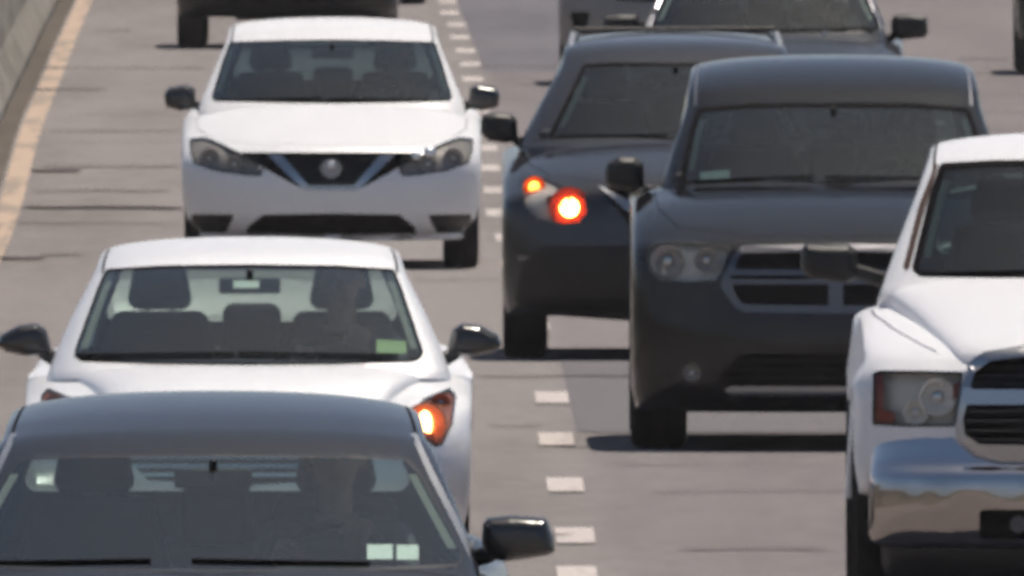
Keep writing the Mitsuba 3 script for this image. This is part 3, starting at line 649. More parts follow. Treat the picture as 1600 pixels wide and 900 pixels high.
def silver_sedan():
    c = Car('sedan', 'silver sedan with lit orange turn signal, between the white compact sedan and the dark sedan', 'car', -1.062, 208.0, 'paint_silver')
    up = [(.90, .90, 1.36, .88, .82), (1.04, .965, 1.40, .93, .805), (1.5, 1.18, 1.76, 1.12, .72), (1.95, 1.348, 2.12, 1.285, .635), (2.18, 1.402, 2.30, 1.328, .618), (2.65, 1.441, 2.65, 1.35, .605), (3.15, 1.42, 3.15, 1.33, .60), (3.55, 1.34, 3.47, 1.31, .61), (4.05, 1.10, 3.90, 1.07, .70), (4.15, .92, 4.0, .9, .74), (2.65, .84, 2.65, .84, .82)]
    dome = pillow([(.28, .70, .32, .66, .50), (.40, .80, .45, .74, .54), (.7, .895, .74, .82, .60), (1.05, .955, 1.10, .865, .70), (1.38, .985, 1.45, .90, .80), (1.55, .975, 1.55, .89, .80), (1.55, .7, 1.55, .7, .74), (.45, .6, .45, .6, .50)], 110, 49, .12, 3.6)
    c.shell(sedan_lower(L=4.7, W=.90, ze=.82, lead=.70, hood=.945), up, b=.22, n=3.0, extra=[dome])
    shield = sym([(0.000, 1.342), (-0.357, 1.337), (-0.585, 1.322), (-0.616, 1.249), (-0.709, 0.990), (-0.683, 0.959), (-0.357, 0.949), (0.000, 0.946)], 0.035)
    rear = sym([(0, 1.34), (-.52, 1.31), (-.61, 1.08), (0, 1.08)], 0.04)
    side = [pg([(1.76, .98), (2.22, 1.28), (2.68, 1.31), (2.75, .98)], .04), pg([(2.83, .98), (2.77, 1.31), (3.15, 1.29), (3.5, 1.18), (3.78, 1.0)], .04)]
    c.ditches([(-.598, 1.99), (-.545, 3.25)])
    hl = pg([(0.639, 0.741), (0.706, 0.819), (0.809, 0.857), (0.838, 0.829), (0.825, 0.721), (0.784, 0.638), (0.753, 0.628), (0.691, 0.679)], .012)
    c.lamp('headlight', mir(hl), .07, [(-.78, .80, .04, 'reflector', None), (-.705, .71, .06, 'salmon', None)], 'salmon', label='unlit headlight with reddish lens')
    c.lamp('headlight', hl, .07, [(.775, .80, .04, 'salmon', None), (.712, .72, .088, 'salmon', (6.0, 2.3, 0.7), .42, .75, 1.5)], 'salmon', label='headlight with its orange turn signal lit')
    g = sym([(0, .66), (-.42, .66), (-.52, .62), (-.40, .50), (0, .48)], .02)
    c.recess(g, .06); gr = c.add('grille', c.slab(g.buffer(.002), 'front', .05, .08), 'flat_black')
    for i in range(4):
        s_ = g.intersection(sbox(-1, .515 + i * .035, 1, .53 + i * .035))
        c.plate('slat', s_, 'front', .02, .045, 'chrome', holder=gr)
    lg = sym([(0, .40), (-.6, .40), (-.68, .27), (0, .26)], .02)
    c.recess(lg, .07); c.add('lower_grille', c.slab(lg.buffer(.002), 'front', .06, .09), 'flat_black')
    for s in (-1, 1):
        mk = pg([(s * .878, .87), (s * .893, .885), (s * .897, .86), (s * .885, .845)]) 
    c.cabin(shield, side, rear, [(y + .08 if y < 2.3 else y - .06, z - .05, a + .075 if y < 2.3 else a - .05, b2 - .055, w - .05) for y, z, a, b2, w in [(1.04, .985, 1.40, .945, .79), (1.5, 1.18, 1.76, 1.12, .72), (1.95, 1.345, 2.12, 1.285, .635), (2.18, 1.40, 2.30, 1.328, .618), (2.65, 1.438, 2.65, 1.35, .605), (3.15, 1.418, 3.15, 1.33, .60), (3.55, 1.34, 3.47, 1.31, .61), (4.02, 1.11, 3.88, 1.07, .70), (4.05, .95, 3.93, .93, .72), (2.65, .9, 2.65, .9, .80), (1.2, .93, 1.5, .9, .79)]], 1.25, hz=.53, hy=2.5)
    c.wheels(.325, .215, .78, .92, 3.68)
    c.mirrors([(0.796, 0.984), (0.820, 1.081), (0.861, 1.107), (0.933, 1.099), (1.005, 1.061), (1.026, 1.017), (0.985, 0.989), (0.894, 0.971)], 1.58, ((.83, .985), (.775, .955)), 'gloss_black')
    c.wipers(0, [(-.70, .985, -.06, .995), (-.04, .995, .60, .985)])
    c.add('sticker', c.rays.sheet(Polygon([(0.515, 1.045), (0.634, 1.037), (0.637, 0.990), (0.515, 0.993)]), 'front', .024), 'green_paper', True, 'green sticker in the lower corner of the windshield')
    c.add('sticker', c.rays.sheet(Polygon([(-0.065, 1.276), (0.039, 1.276), (0.039, 1.247), (-0.065, 1.247)]), 'front', .024), 'paper', True)
    c.finish()
    driver(c, 'shirt_navy', 'hair_dark', 'driver of the silver sedan with one hand on top of the steering wheel')
    return c

def inset(up, base):
    """the cabin hollow: the upper body moved inwards, closed at the belt line by base"""
    top = up[1:-2]
    ymid = sorted(p[0] for p in top)[len(top) // 2] - .2
    return [(y + .08 if y < ymid else y - .06, z - .05, a + .075 if y < ymid else a - .05, b - .055, w - .05) for y, z, a, b, w in top] + base

def dark_sedan():
    c = Car('sedan', 'dark slate sedan nearest the camera with white windshield stickers', 'car', -.959, 164.5, 'paint_slate')
    up = [(.92, .92, 1.42, .90, .875), (1.08, .985, 1.46, .945, .86), (1.6, 1.20, 1.86, 1.14, .785), (2.05, 1.385, 2.26, 1.325, .70), (2.18, 1.415, 2.36, 1.345, .685), (2.45, 1.462, 2.55, 1.375, .675), (2.95, 1.508, 2.95, 1.40, .665), (3.4, 1.495, 3.4, 1.39, .655), (3.85, 1.44, 3.75, 1.37, .66), (4.35, 1.14, 4.2, 1.1, .75), (4.45, .95, 4.3, .93, .79), (2.85, .86, 2.85, .86, .86)]
    c.shell(sedan_lower(L=4.95, W=.945, ze=.86, lead=.74, hood=1.005, deck=1.09), up, b=.22, n=3.0)
    shield = sym([(0.000, 1.329), (-0.431, 1.325), (-0.620, 1.315), (-0.669, 1.270), (-0.819, 1.003), (-0.800, 0.974), (-0.369, 0.962), (0.000, 0.962)], .04)
    rear = sym([(0, 1.40), (-.56, 1.37), (-.64, 1.16), (0, 1.16)], .04)
    side = [pg([(1.88, 1.0), (2.36, 1.32), (2.86, 1.35), (2.93, 1.0)], .04), pg([(3.01, 1.0), (2.95, 1.35), (3.4, 1.33), (3.75, 1.22), (4.0, 1.03)], .04)]
    c.panel('hood', sym([(0, .18), (-.5, .25), (-.72, .48), (-.78, .8), (-.84, 1.3), (-.76, 1.15), (0, .98)], .03), 'top', .02, .006)
    c.ditches([(-.655, 2.16), (-.59, 3.5)])
    # bright trim along the windshield pillars
    for s in (-1, 1):
        tr = pg([(s * .634, 1.385), (s * .652, 1.385), (s * .708, 1.27), (s * .782, 1.13), (s * .840, 1.01), (s * .824, 1.005), (s * .765, 1.12), (s * .690, 1.26)])
        c.plate('pillar_trim', tr, 'front', -.012, .02, 'alloy')
    hl = pg([(-.93, .86), (-.72, .80), (-.60, .72), (-.66, .66), (-.88, .70)], .015)
    for q, s in ((hl, 1), (mir(hl), -1)): c.lamp('headlight', q, .07, [(-s * .80, .755, .05, 'reflector', None), (-s * .70, .725, .04, 'reflector', None)])
    g = sym([(0, .72), (-.42, .72), (-.5, .66), (-.42, .50), (0, .49)], .02)
    c.recess(g, .06); gr = c.add('grille', c.slab(g.buffer(.002), 'front', .05, .08), 'flat_black')
    for i in range(5): c.plate('slat', g.intersection(sbox(-1, .52 + i * .035, 1, .532 + i * .035)), 'front', .02, .045, 'chrome', holder=gr)
    lg = sym([(0, .40), (-.6, .40), (-.68, .28), (0, .27)], .02)
    c.recess(lg, .07); c.add('lower_grille', c.slab(lg.buffer(.002), 'front', .06, .09), 'flat_black')
    c.cabin(shield, side, rear, inset(up, [(4.30, .98, 4.18, .96, .76), (2.8, .93, 2.8, .93, .83), (1.25, .96, 1.55, .93, .83)]), 1.32, seal=.012, seal_mat='gloss_black', hz=.56, hy=2.66, wheel_x=.39, boxw=.74)
    c.wheels(.335, .225, .82, .97, 3.88)
    c.mirrors([(0.865, 1.102), (0.882, 1.124), (0.959, 1.131), (1.071, 1.122), (1.094, 1.057), (1.098, 1.012), (1.065, 1.000), (0.939, 0.982), (0.886, 0.992), (0.861, 1.041)], 1.66, ((.885, 1.005), (.80, .985)), 'gloss_black')
    c.wipers(0, [(-.74, .990, -.20, 1.000), (-.06, 1.0, .50, .990)])
    for q in ([(0.495, 1.041), (0.577, 1.041), (0.577, 0.996), (0.495, 0.996)], [(0.589, 1.039), (0.659, 1.039), (0.659, 0.994), (0.589, 0.994)]):
        c.add('sticker', c.rays.sheet(Polygon(q), 'front', .026), 'foil', True)
    c.finish()
    driver(c, 'shirt_grey', 'hair_dark', 'driver of the dark slate sedan nearest the camera')
    return c

def suv_lower(L, W, hood, lead, ze, bot=.24, belt=1.12, flat=.0):
    k = L / 4.6
    P = [(.12, bot, .56, bot + .01, W - .02), (.03, bot + .07, .50, bot + .09, W - .003), (.0, .50, .42, .52, W), (.01, .66, .40, .68, W), (.05, lead - .04, .42, lead - .10, W), (.20, lead + .05, .58, ze - .08, W),
         (.6, hood - .11, .85, ze - .01, W), (.95, hood - .04, 1.1, ze + .01, W), (1.3, hood, 1.4, ze + .03, W), (2.4, belt - .06, 2.4, ze + .1, W), (4.2, belt, 4.1, ze + .12, W - .02), (4.5, belt - .03, 4.3, ze + .1, W - .06),
         (4.58, .8, 4.3, .8, W - .04), (4.58, .5, 4.3, .5, W - .03), (4.5, .3, 4.25, .32, W - .06), (3.5, bot, 3.5, bot + .02, W - .03), (1.2, bot, 1.2, bot + .02, W - .03)]
    return [(y * k, z, a * k, b, w) for y, z, a, b, w in P]
def suv_upper(L, cowl, glass_top, front_roof, roof, wb, wt, wr, y0=1.0, y1=1.75):
    e = L - .25
    return [(y0 - .12, cowl - .07, y0 + .32, cowl - .09, wb), (y0, cowl - .01, y0 + .36, cowl - .05, wb - .01), ((y0 + y1) / 2 - .02, (cowl + glass_top) / 2, (y0 + y1) / 2 + .24, (cowl + glass_top) / 2 - .05, (wb + wt) / 2),
            (y1, glass_top, y1 + .17, glass_top - .05, wt), (y1 + .2, front_roof, y1 + .32, front_roof - .06, wr + .015), (y1 + .75, roof, y1 + .75, roof - .09, wr), (L - 1.2, roof - .01, L - 1.2, roof - .10, wr - .005), (L - .55, roof - .05, L - .6, roof - .11, wr - .01),
            (L - .3, roof - .35, L - .38, roof - .37, wr + .06), (e + .08, cowl, L - .25, cowl, wb - .06), (e + .05, cowl - .1, L - .28, cowl - .1, wb - .03), (L / 2, cowl - .14, L / 2, cowl - .14, wb)]

def grey_suv():
    c = Car('suv', 'charcoal grey suv with roof rails and lit orange lamps, astride the dashed lane line', 'car', .860, 271.3, 'paint_graphite', group=None)
    up = suv_upper(4.6, 1.165, 1.57, 1.640, 1.695, .83, .60, .575)
    c.shell(suv_lower(4.6, .912, 1.17, .90, .92, bot=.25), up, b=.22, n=2.9)
    shield = sym([(0.000, 1.543), (-0.324, 1.547), (-0.485, 1.537), (-0.533, 1.436), (-0.674, 1.159), (-0.641, 1.139), (-0.324, 1.135), (0.000, 1.135)], .03)
    rear = sym([(0, 1.60), (-.48, 1.58), (-.55, 1.25), (0, 1.25)], .04)
    side = [pg([(1.66, 1.18), (2.1, 1.52), (2.5, 1.58), (2.55, 1.2)], .04), pg([(2.63, 1.2), (2.58, 1.58), (3.3, 1.57), (3.3, 1.2)], .04), pg([(3.4, 1.2), (3.4, 1.56), (3.85, 1.5), (3.95, 1.25)], .04)]
    c.panel('hood', sym([(0, .15), (-.4, .2), (-.66, .42), (-.76, .75), (-.80, 1.22), (-.70, 1.1), (0, .97)], .03), 'top', .02, .006)
    for s in (-1, 1):
        pts = [(s * .545, 2.0, 1.585), (s * .55, 2.25, 1.64), (s * .535, 2.55, 1.685), (s * .525, 3.5, 1.69), (s * .52, 3.95, 1.64)]
        r = M.batch_boolean([bar(pts[i], pts[i + 1], .02) for i in range(4)], m3.OpType.Add)
        k = c.add('roof_rail', r, 'alloy', 40)
    for y in (2.55, 3.4):
        k = c.add('cross_bar', M.batch_boolean([bar((-.53, y, 1.708), (.53, y, 1.712), .010)], m3.OpType.Add), 'black_plastic', 40)
    hl = pg([(-0.817, 0.941), (-0.773, 0.967), (-0.685, 0.961), (-0.578, 0.914), (-0.470, 0.853), (-0.457, 0.773), (-0.504, 0.715), (-0.591, 0.705), (-0.733, 0.732), (-0.800, 0.799)], .012)
    for q, s in ((hl, 1), (mir(hl), -1)):
        c.lamp('headlight', q, .08, [(s * -.743, .905, .060, 'amber', (4.0, 0.85, 0.08), .5), (s * -.558, .80, .112, 'amber', (12.0, 4.6, 0.8), .44), (s * -.655, .835, .03, 'reflector', None)], 'bright_reflector', label='headlight with its orange lamps lit')
    g = sym([(0.000, 0.873), (-0.323, 0.900), (-0.407, 0.917), (-0.255, 0.722), (-0.155, 0.665), (0.000, 0.658)], .02)
    c.recess(g, .06); gr = c.add('grille', c.slab(g.buffer(.002), 'front', .05, .08), 'flat_black')
    for i in range(4): 
        q = g.intersection(sbox(-1, .69 + i * .05, 1, .705 + i * .05))
        if not q.is_empty: c.plate('slat', q, 'front', .02, .045, 'black_plastic', holder=gr)
    v = sym([(0.000, 0.799), (-0.161, 0.793), (-0.239, 0.833), (-0.383, 0.910), (-0.410, 0.917), (-0.262, 0.786), (-0.175, 0.759), (0.000, 0.756)])
    c.plate('chrome_bar', v, 'front', -.012, .045, 'dull_chrome', holder=gr)
    low = sym([(0, .60), (-.68, .60), (-.80, .52), (-.84, .30), (-.62, .23), (0, .19)], .03)
    c.panel('bumper_cladding', low, 'front', .012, .004, 'black_plastic', off=.001)
    fg = pg([(-0.850, 0.561), (-0.699, 0.551), (-0.706, 0.504), (-0.840, 0.510)], .01)
    for q in (fg, mir(fg)): c.lamp('fog_lamp', q, .035, [], 'reflector')
    lg = sym([(0, .48), (-.5, .48), (-.55, .34), (0, .33)], .02)
    c.recess(lg, .06); c.add('lower_grille', c.slab(lg.buffer(.002), 'front', .05, .08), 'flat_black')
    c.cabin(shield, side, rear, inset(up, [(4.25, 1.15, 4.2, 1.12, .76), (2.5, 1.1, 2.5, 1.1, .80), (1.15, 1.12, 1.45, 1.08, .80)]), 1.2, seal=.02, hz=.72, hy=2.25, boxw=.72, glass='tinted_glass', rear_glass='privacy_glass')
    c.wheels(.355, .235, .79, .92, 3.60)
    c.mirrors([(-1.025, 1.243), (-1.008, 1.277), (-0.944, 1.287), (-0.860, 1.273), (-0.833, 1.243), (-0.827, 1.135), (-0.894, 1.122), (-0.988, 1.135), (-1.025, 1.176)], 1.5, ((-.83, 1.135), (-.80, 1.12)), 'black_plastic')
    c.wipers(0, [(-.62, 1.165, -.05, 1.172), (0, 1.175, .55, 1.16)])
    c.finish()
    driver(c, 'shirt_navy', 'hair_brown', 'driver of the charcoal grey suv with roof rails')
    return c

def black_suv():
    c = Car('suv', 'large black suv with chrome crosshair grille, beside the white pickup truck', 'car', 1.523, 243.8, 'paint_black')
    up = suv_upper(5.08, 1.265, 1.63, 1.715, 1.822, .83, .70, .675, y0=1.12, y1=1.82)
    c.shell(suv_lower(5.08, .963, 1.27, .98, 1.04, bot=.2), up, b=.16, n=4.4)
    shield = sym([(0.000, 1.623), (-0.376, 1.620), (-0.643, 1.598), (-0.679, 1.501), (-0.728, 1.271), (-0.703, 1.237), (-0.376, 1.231), (0.000, 1.231)], .03)
    rear = sym([(0, 1.70), (-.55, 1.68), (-.62, 1.36), (0, 1.36)], .04)
    side = [pg([(1.8, 1.28), (2.2, 1.6), (2.75, 1.68), (2.8, 1.3)], .04), pg([(2.88, 1.3), (2.84, 1.68), (3.7, 1.67), (3.7, 1.3)], .04), pg([(3.8, 1.3), (3.8, 1.66), (4.35, 1.6), (4.5, 1.35)], .04)]
    c.panel('hood', sym([(0, .16), (-.45, .2), (-.74, .38), (-.83, .75), (-.85, 1.36), (-.76, 1.25), (0, 1.08)], .03), 'top', .02, .006)
    c.ditches([(-.655, 1.90), (-.61, 4.2)], 'dull_chrome')
    hl = pg([(-0.903, 0.913), (-0.882, 0.964), (-0.828, 0.989), (-0.677, 0.989), (-0.486, 0.964), (-0.532, 0.834), (-0.562, 0.795), (-0.707, 0.789), (-0.828, 0.798), (-0.888, 0.840)], .02)
    for q, s in ((hl, 1), (mir(hl), -1)):
        c.lamp('headlight', q, .075, [(s * -.79, .893, .078, 'reflector', None), (s * -.607, .898, .06, 'reflector', None)], 'bright_reflector')
    g = sym([(0.000, 0.979), (-0.441, 0.970), (-0.477, 0.931), (-0.538, 0.810), (-0.544, 0.774), (-0.477, 0.677), (-0.435, 0.653), (0.000, 0.647)], .03)
    hole = [sym([(0.000, 0.940), (-0.435, 0.934), (-0.465, 0.901), (-0.474, 0.856), (0.000, 0.853)], .01), sym([(0.000, 0.786), (-0.489, 0.786), (-0.465, 0.726), (-0.435, 0.692), (0.000, 0.686)], .01)]
    c.recess(g, .05); gr = c.add('grille', c.slab(g.buffer(.002), 'front', .045, .08), 'flat_black')
    vert = sbox(-.035, .55, .035, 1.1)
    frame = g.buffer(-.002).difference(shapely.union_all(hole).difference(vert))
    groove = sym([(0.000, 0.828), (-0.495, 0.828), (-0.495, 0.810), (0.000, 0.810)])
    c.plate('crosshair_frame', frame.difference(groove), 'front', -.016, .05, 'dark_trim', holder=gr)
    for h in hole:
        b0, b1 = h.bounds[1], h.bounds[3]
        for i in range(3):
            z = b0 + (b1 - b0) * (i + .5) / 3.3
            q = h.difference(vert).intersection(sbox(-1, z, 1, z + .008))
            if not q.is_empty: c.plate('slat', q, 'front', .02, .04, 'black_plastic', holder=gr)
    lg = sym([(0, .46), (-.45, .46), (-.56, .34), (-.52, .305), (0, .305)], .02)
    c.recess(lg, .06); lo = c.add('lower_grille', c.slab(lg.buffer(.002), 'front', .05, .08), 'flat_black')
    for i in range(3): c.plate('slat', lg.intersection(sbox(-1, .34 + i * .04, 1, .35 + i * .04)), 'front', .02, .04, 'black_plastic', holder=lo)
    fg = disc(-.677, .369, .052)
    for q, s in ((fg, 1), (mir(fg), -1)): c.lamp('fog_lamp', q, .05, [(s * -.677, .369, .04, 'reflector', None)], 'lamp_body')
    c.plate('silver_strip', sym([(0.000, 0.306), (-0.495, 0.306), (-0.526, 0.285), (-0.495, 0.263), (0.000, 0.263)], .008), 'front', -.012, .02, 'alloy')
    c.cabin(shield, side, rear, inset(up, [(4.7, 1.25, 4.6, 1.22, .78), (2.8, 1.2, 2.8, 1.2, .82), (1.3, 1.22, 1.6, 1.18, .80)]), 1.35, seal=.02, hz=.80, hy=2.45, boxw=.76, glass='tinted_glass', rear_glass='privacy_glass')
    c.wheels(.39, .265, .83, .92, 3.97, arch=.035)
    c.mirrors([(-1.082, 1.300), (-1.069, 1.342), (-1.015, 1.369), (-0.943, 1.366), (-0.900, 1.336), (-0.894, 1.221), (-0.949, 1.206), (-1.054, 1.215), (-1.082, 1.245)], 1.62, ((-.875, 1.205), (-.80, 1.175)), 'black_plastic')
    c.wipers(0, [(-.66, 1.258, -.10, 1.282), (-.04, 1.278, .6, 1.27)])
    c.add('sticker', c.rays.sheet(Polygon([(-0.634, 1.297), (-0.494, 1.309), (-0.494, 1.267), (-0.634, 1.254)]), 'front', .024), 'paper', True, 'pale paper sticker in the lower corner of the windshield')
    c.finish()
    driver(c, 'shirt_grey', 'hair_dark', 'driver of the large black suv with the crosshair grille')
    return c

def pickup():
    c = Car('pickup_truck', 'white pickup truck with chrome grille and bumper, cut off by the right edge', 'pickup truck', 2.350, 206.3, 'paint_ram_white')
    W = 1.0
    lower = [(.16, .50, .58, .52, .97), (.08, .58, .56, .60, .985), (.06, .75, .55, .78, .992), (.08, .93, .55, .93, .99), (.12, .985, .56, .965, .958), (.24, 1.04, .62, 1.00, .950), (.7, 1.12, .80, 1.06, .950), (1.2, 1.20, 1.2, 1.11, .955), (1.5, 1.23, 1.5, 1.13, .965),
             (1.9, 1.20, 1.9, 1.08, .965), (2.4, 1.18, 2.4, 1.04, .96), (3.6, 1.17, 3.6, 1.03, .96), (5.6, 1.18, 5.5, 1.04, .96), (5.78, 1.14, 5.65, 1.0, .955), (5.8, .9, 5.66, .9, .98), (5.78, .6, 5.65, .6, .97), (5.4, .5, 5.4, .5, .98), (3.0, .42, 3.0, .42, 1.005), (1.4, .44, 1.4, .44, 1.005)]
    up = [(1.2, 1.26, 1.58, 1.24, .88), (1.3, 1.325, 1.62, 1.28, .865), (1.66, 1.56, 1.88, 1.50, .78), (1.98, 1.775, 2.12, 1.71, .695), (2.18, 1.838, 2.26, 1.765, .672), (2.6, 1.882, 2.6, 1.79, .665), (3.3, 1.87, 3.3, 1.78, .66), (3.62, 1.83, 3.6, 1.76, .665), (3.78, 1.5, 3.76, 1.48, .76), (3.86, 1.26, 3.82, 1.25, .84), (3.8, 1.15, 3.8, 1.15, .86), (2.5, 1.12, 2.5, 1.12, .88)]
    dome = pillow([(.12, .98, .22, .95, .575), (.13, 1.03, .24, .99, .58), (.22, 1.085, .30, 1.02, .60), (.7, 1.20, .74, 1.10, .69), (1.2, 1.30, 1.22, 1.19, .80), (1.5, 1.335, 1.5, 1.22, .855), (1.7, 1.32, 1.7, 1.2, .86), (1.7, 1.0, 1.7, 1.0, .84), (.9, .92, .9, .92, .70), (.2, .90, .28, .90, .57)], 110, 49, .12, 3.6)
    c.shell(lower, up, b=.16, n=4.0, extra=[dome])
    bed = rbox(-.82, .82, 4.0, 5.6, .75, 1.9, .03)
    c.cut(bed)
    # raised centre of the bonnet
    shield = sym([(0.000, 1.785), (-0.408, 1.783), (-0.629, 1.770), (-0.670, 1.657), (-0.750, 1.349), (-0.717, 1.321), (-0.408, 1.318), (0.000, 1.318)], .03)
    rear = sym([(0, 1.72), (-.58, 1.70), (-.64, 1.38), (0, 1.38)], .04)
    side = [pg([(1.98, 1.28), (2.3, 1.70), (2.75, 1.78), (2.8, 1.3)], .04), pg([(2.9, 1.3), (2.86, 1.78), (3.35, 1.75), (3.5, 1.32)], .04)]
    c.ditches([(-.66, .30), (-.72, .45), (-.83, .85), (-.90, 1.25), (-.91, 1.5)], 'dull_chrome')
    c.ditches([(-.655, 2.02), (-.62, 3.3)])
    hl = pg([(-0.913, 0.952), (-0.887, 0.965), (-0.714, 0.965), (-0.552, 0.960), (-0.568, 0.850), (-0.586, 0.742), (-0.765, 0.740), (-0.916, 0.747)], .012)
    for q, s in ((hl, 1), (mir(hl), -1)):
        h = c.lamp('headlight', q, .08, [(s * -.655, .86, .075, 'bright_reflector', None), (s * -.74, .80, .05, 'bright_reflector', None)], 'bright_reflector')
        am = pg([(-0.905, 0.952), (-0.875, 0.957), (-0.867, 0.901), (-0.870, 0.809), (-0.821, 0.796), (-0.826, 0.758), (-0.903, 0.758)])
        am = am if s == 1 else mir(am)
        c.plate('amber_reflector', am.intersection(q.buffer(-.004)), 'front', .012, .03, 'amber_dull', holder=h)
        rd = pg([(-0.591, 0.911), (-0.560, 0.926), (-0.563, 0.870), (-0.596, 0.850)]); rd = rd if s == 1 else mir(rd)
        c.plate('marker', rd.intersection(q.buffer(-.002)), 'front', .008, .02, 'amber_dull', holder=h)
    g = sym([(0.000, 1.080), (-0.304, 1.067), (-0.471, 1.041), (-0.529, 1.003), (-0.560, 0.901), (-0.581, 0.773), (-0.581, 0.696), (-0.504, 0.630), (-0.407, 0.604), (0.000, 0.599)], .04)
    hole = [sym([(0.000, 1.034), (-0.304, 1.024), (-0.445, 1.006), (-0.509, 0.960), (-0.529, 0.893), (0.000, 0.893)], .015), sym([(0.000, 0.832), (-0.540, 0.832), (-0.555, 0.773), (-0.547, 0.712), (-0.488, 0.673), (0.000, 0.668)], .015)]
    vert = sbox(-.05, .5, .05, 1.1)
    c.recess(g, .05); gr = c.add('grille', c.slab(g.buffer(.002), 'front', .045, .09), 'flat_black')
    c.plate('crosshair_frame', g.buffer(-.002).difference(shapely.union_all(hole).difference(vert)), 'front', -.06, .05, 'grille_chrome', holder=gr)
    for h in hole:
        b0, b1 = h.bounds[1], h.bounds[3]
        for i in range(4):
            z = b0 + (b1 - b0) * (i + .5) / 4.3
            q = h.difference(vert).intersection(sbox(-1, z, 1, z + .007))
            if not q.is_empty: c.plate('slat', q, 'front', .0, .03, 'gloss_black', holder=gr)
    # chrome bumper, a body of its own in front of the paint
    bp = [(.0, .265, .34, .275, .905), (-.035, .30, .29, .305, .925), (-.07, .40, .26, .40, .93), (-.072, .52, .26, .525, .93), (-.06, .552, .27, .552, .928), (-.01, .60, .31, .60, .924), (.035, .69, .36, .69, .92), (.06, .728, .40, .728, .915), (.20, .735, .48, .735, .90), (.22, .5, .48, .5, .90), (.16, .27, .42, .28, .88)]
    b = pillow(bp, 150, 65, .30, 3.4)
    v_, f_ = va(b)
    v_[:, 1] += (meshkit.fbm(np.stack([v_[:, 0] * 4, v_[:, 2] * 5, 0 * v_[:, 0]], 1), 3) - .5) * .022 * (v_[:, 1] < .12)
    b = solid(v_, f_)
    br = Rays(b)
    gq = sym([(0.000, 1.080), (-0.304, 1.067), (-0.471, 1.041), (-0.529, 1.003), (-0.560, 0.901), (-0.581, 0.773), (-0.581, 0.696), (-0.504, 0.630), (-0.407, 0.604), (0.000, 0.599)], .04).buffer(.012)
    b -= br.slab(gq, 'front', -.15, .6)
    holes = [sbox(-.47, .315, -.20, .395).buffer(.02), sbox(.20, .315, .47, .395).buffer(.02)]
    for q in holes: b -= br.slab(q, 'front', -.05, .09)
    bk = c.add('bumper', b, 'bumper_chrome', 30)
    for q in holes:
        c.sub(bk, 'fog_recess', br.slab(q.buffer(.004), 'front', .06, .085), 'flat_black', 30)
        c.sub(bk, 'fog_lamp', lathe([(.001, 0), (.03, .01), (.034, .03), (.001, .03)], [q.centroid.x, .03, q.centroid.y], 'y', 24), 'lamp_body', 40)
    c.add('air_dam', pillow([(.12, .14, .45, .15, .86), (.06, .20, .38, .2, .875), (.06, .285, .36, .285, .88), (.3, .285, .5, .285, .86), (.3, .14, .5, .15, .84)], 60, 25, .3, 3.2), 'black_plastic', 30)
    c.cabin(shield, side, rear, inset(up, [(3.7, 1.2, 3.66, 1.2, .80), (2.5, 1.18, 2.5, 1.18, .82), (1.45, 1.26, 1.62, 1.2, .82)]), 1.5, seal=.024, seal_mat='seal', hz=.90, hy=2.55, boxw=.80, floor=.6, glass='tinted_glass', rear_glass='tinted_glass')
    for s in (-1, 1):
        tr = pg([(s * .636, 1.765), (s * .650, 1.765), (s * .717, 1.60), (s * .782, 1.36), (s * .772, 1.345), (s * .757, 1.36), (s * .696, 1.58)])
        c.plate('pillar_trim', tr, 'front', -.006, .02, 'brown_seal')
    c.wheels(.40, .275, .852, 1.04, 4.60, arch=.03)
    c.mirrors([(-1.189, 1.423), (-1.169, 1.446), (-0.995, 1.443), (-0.962, 1.417), (-0.957, 1.310), (-1.000, 1.287), (-1.148, 1.307), (-1.189, 1.341)], 2.0, ((-.965, 1.335), (-.86, 1.30)), 'black_plastic', deep=.18)
    c.wipers(0, [(-.7, 1.335, -.08, 1.352), (.0, 1.35, .65, 1.335)])
    c.add('sticker', c.rays.sheet(Polygon([(-0.592, 1.660), (-0.486, 1.680), (-0.486, 1.670), (-0.592, 1.650)]), 'front', .024), 'paper', True)
    c.finish()
    driver(c, 'shirt_navy', 'hair_dark', 'driver of the white pickup truck')
    return c

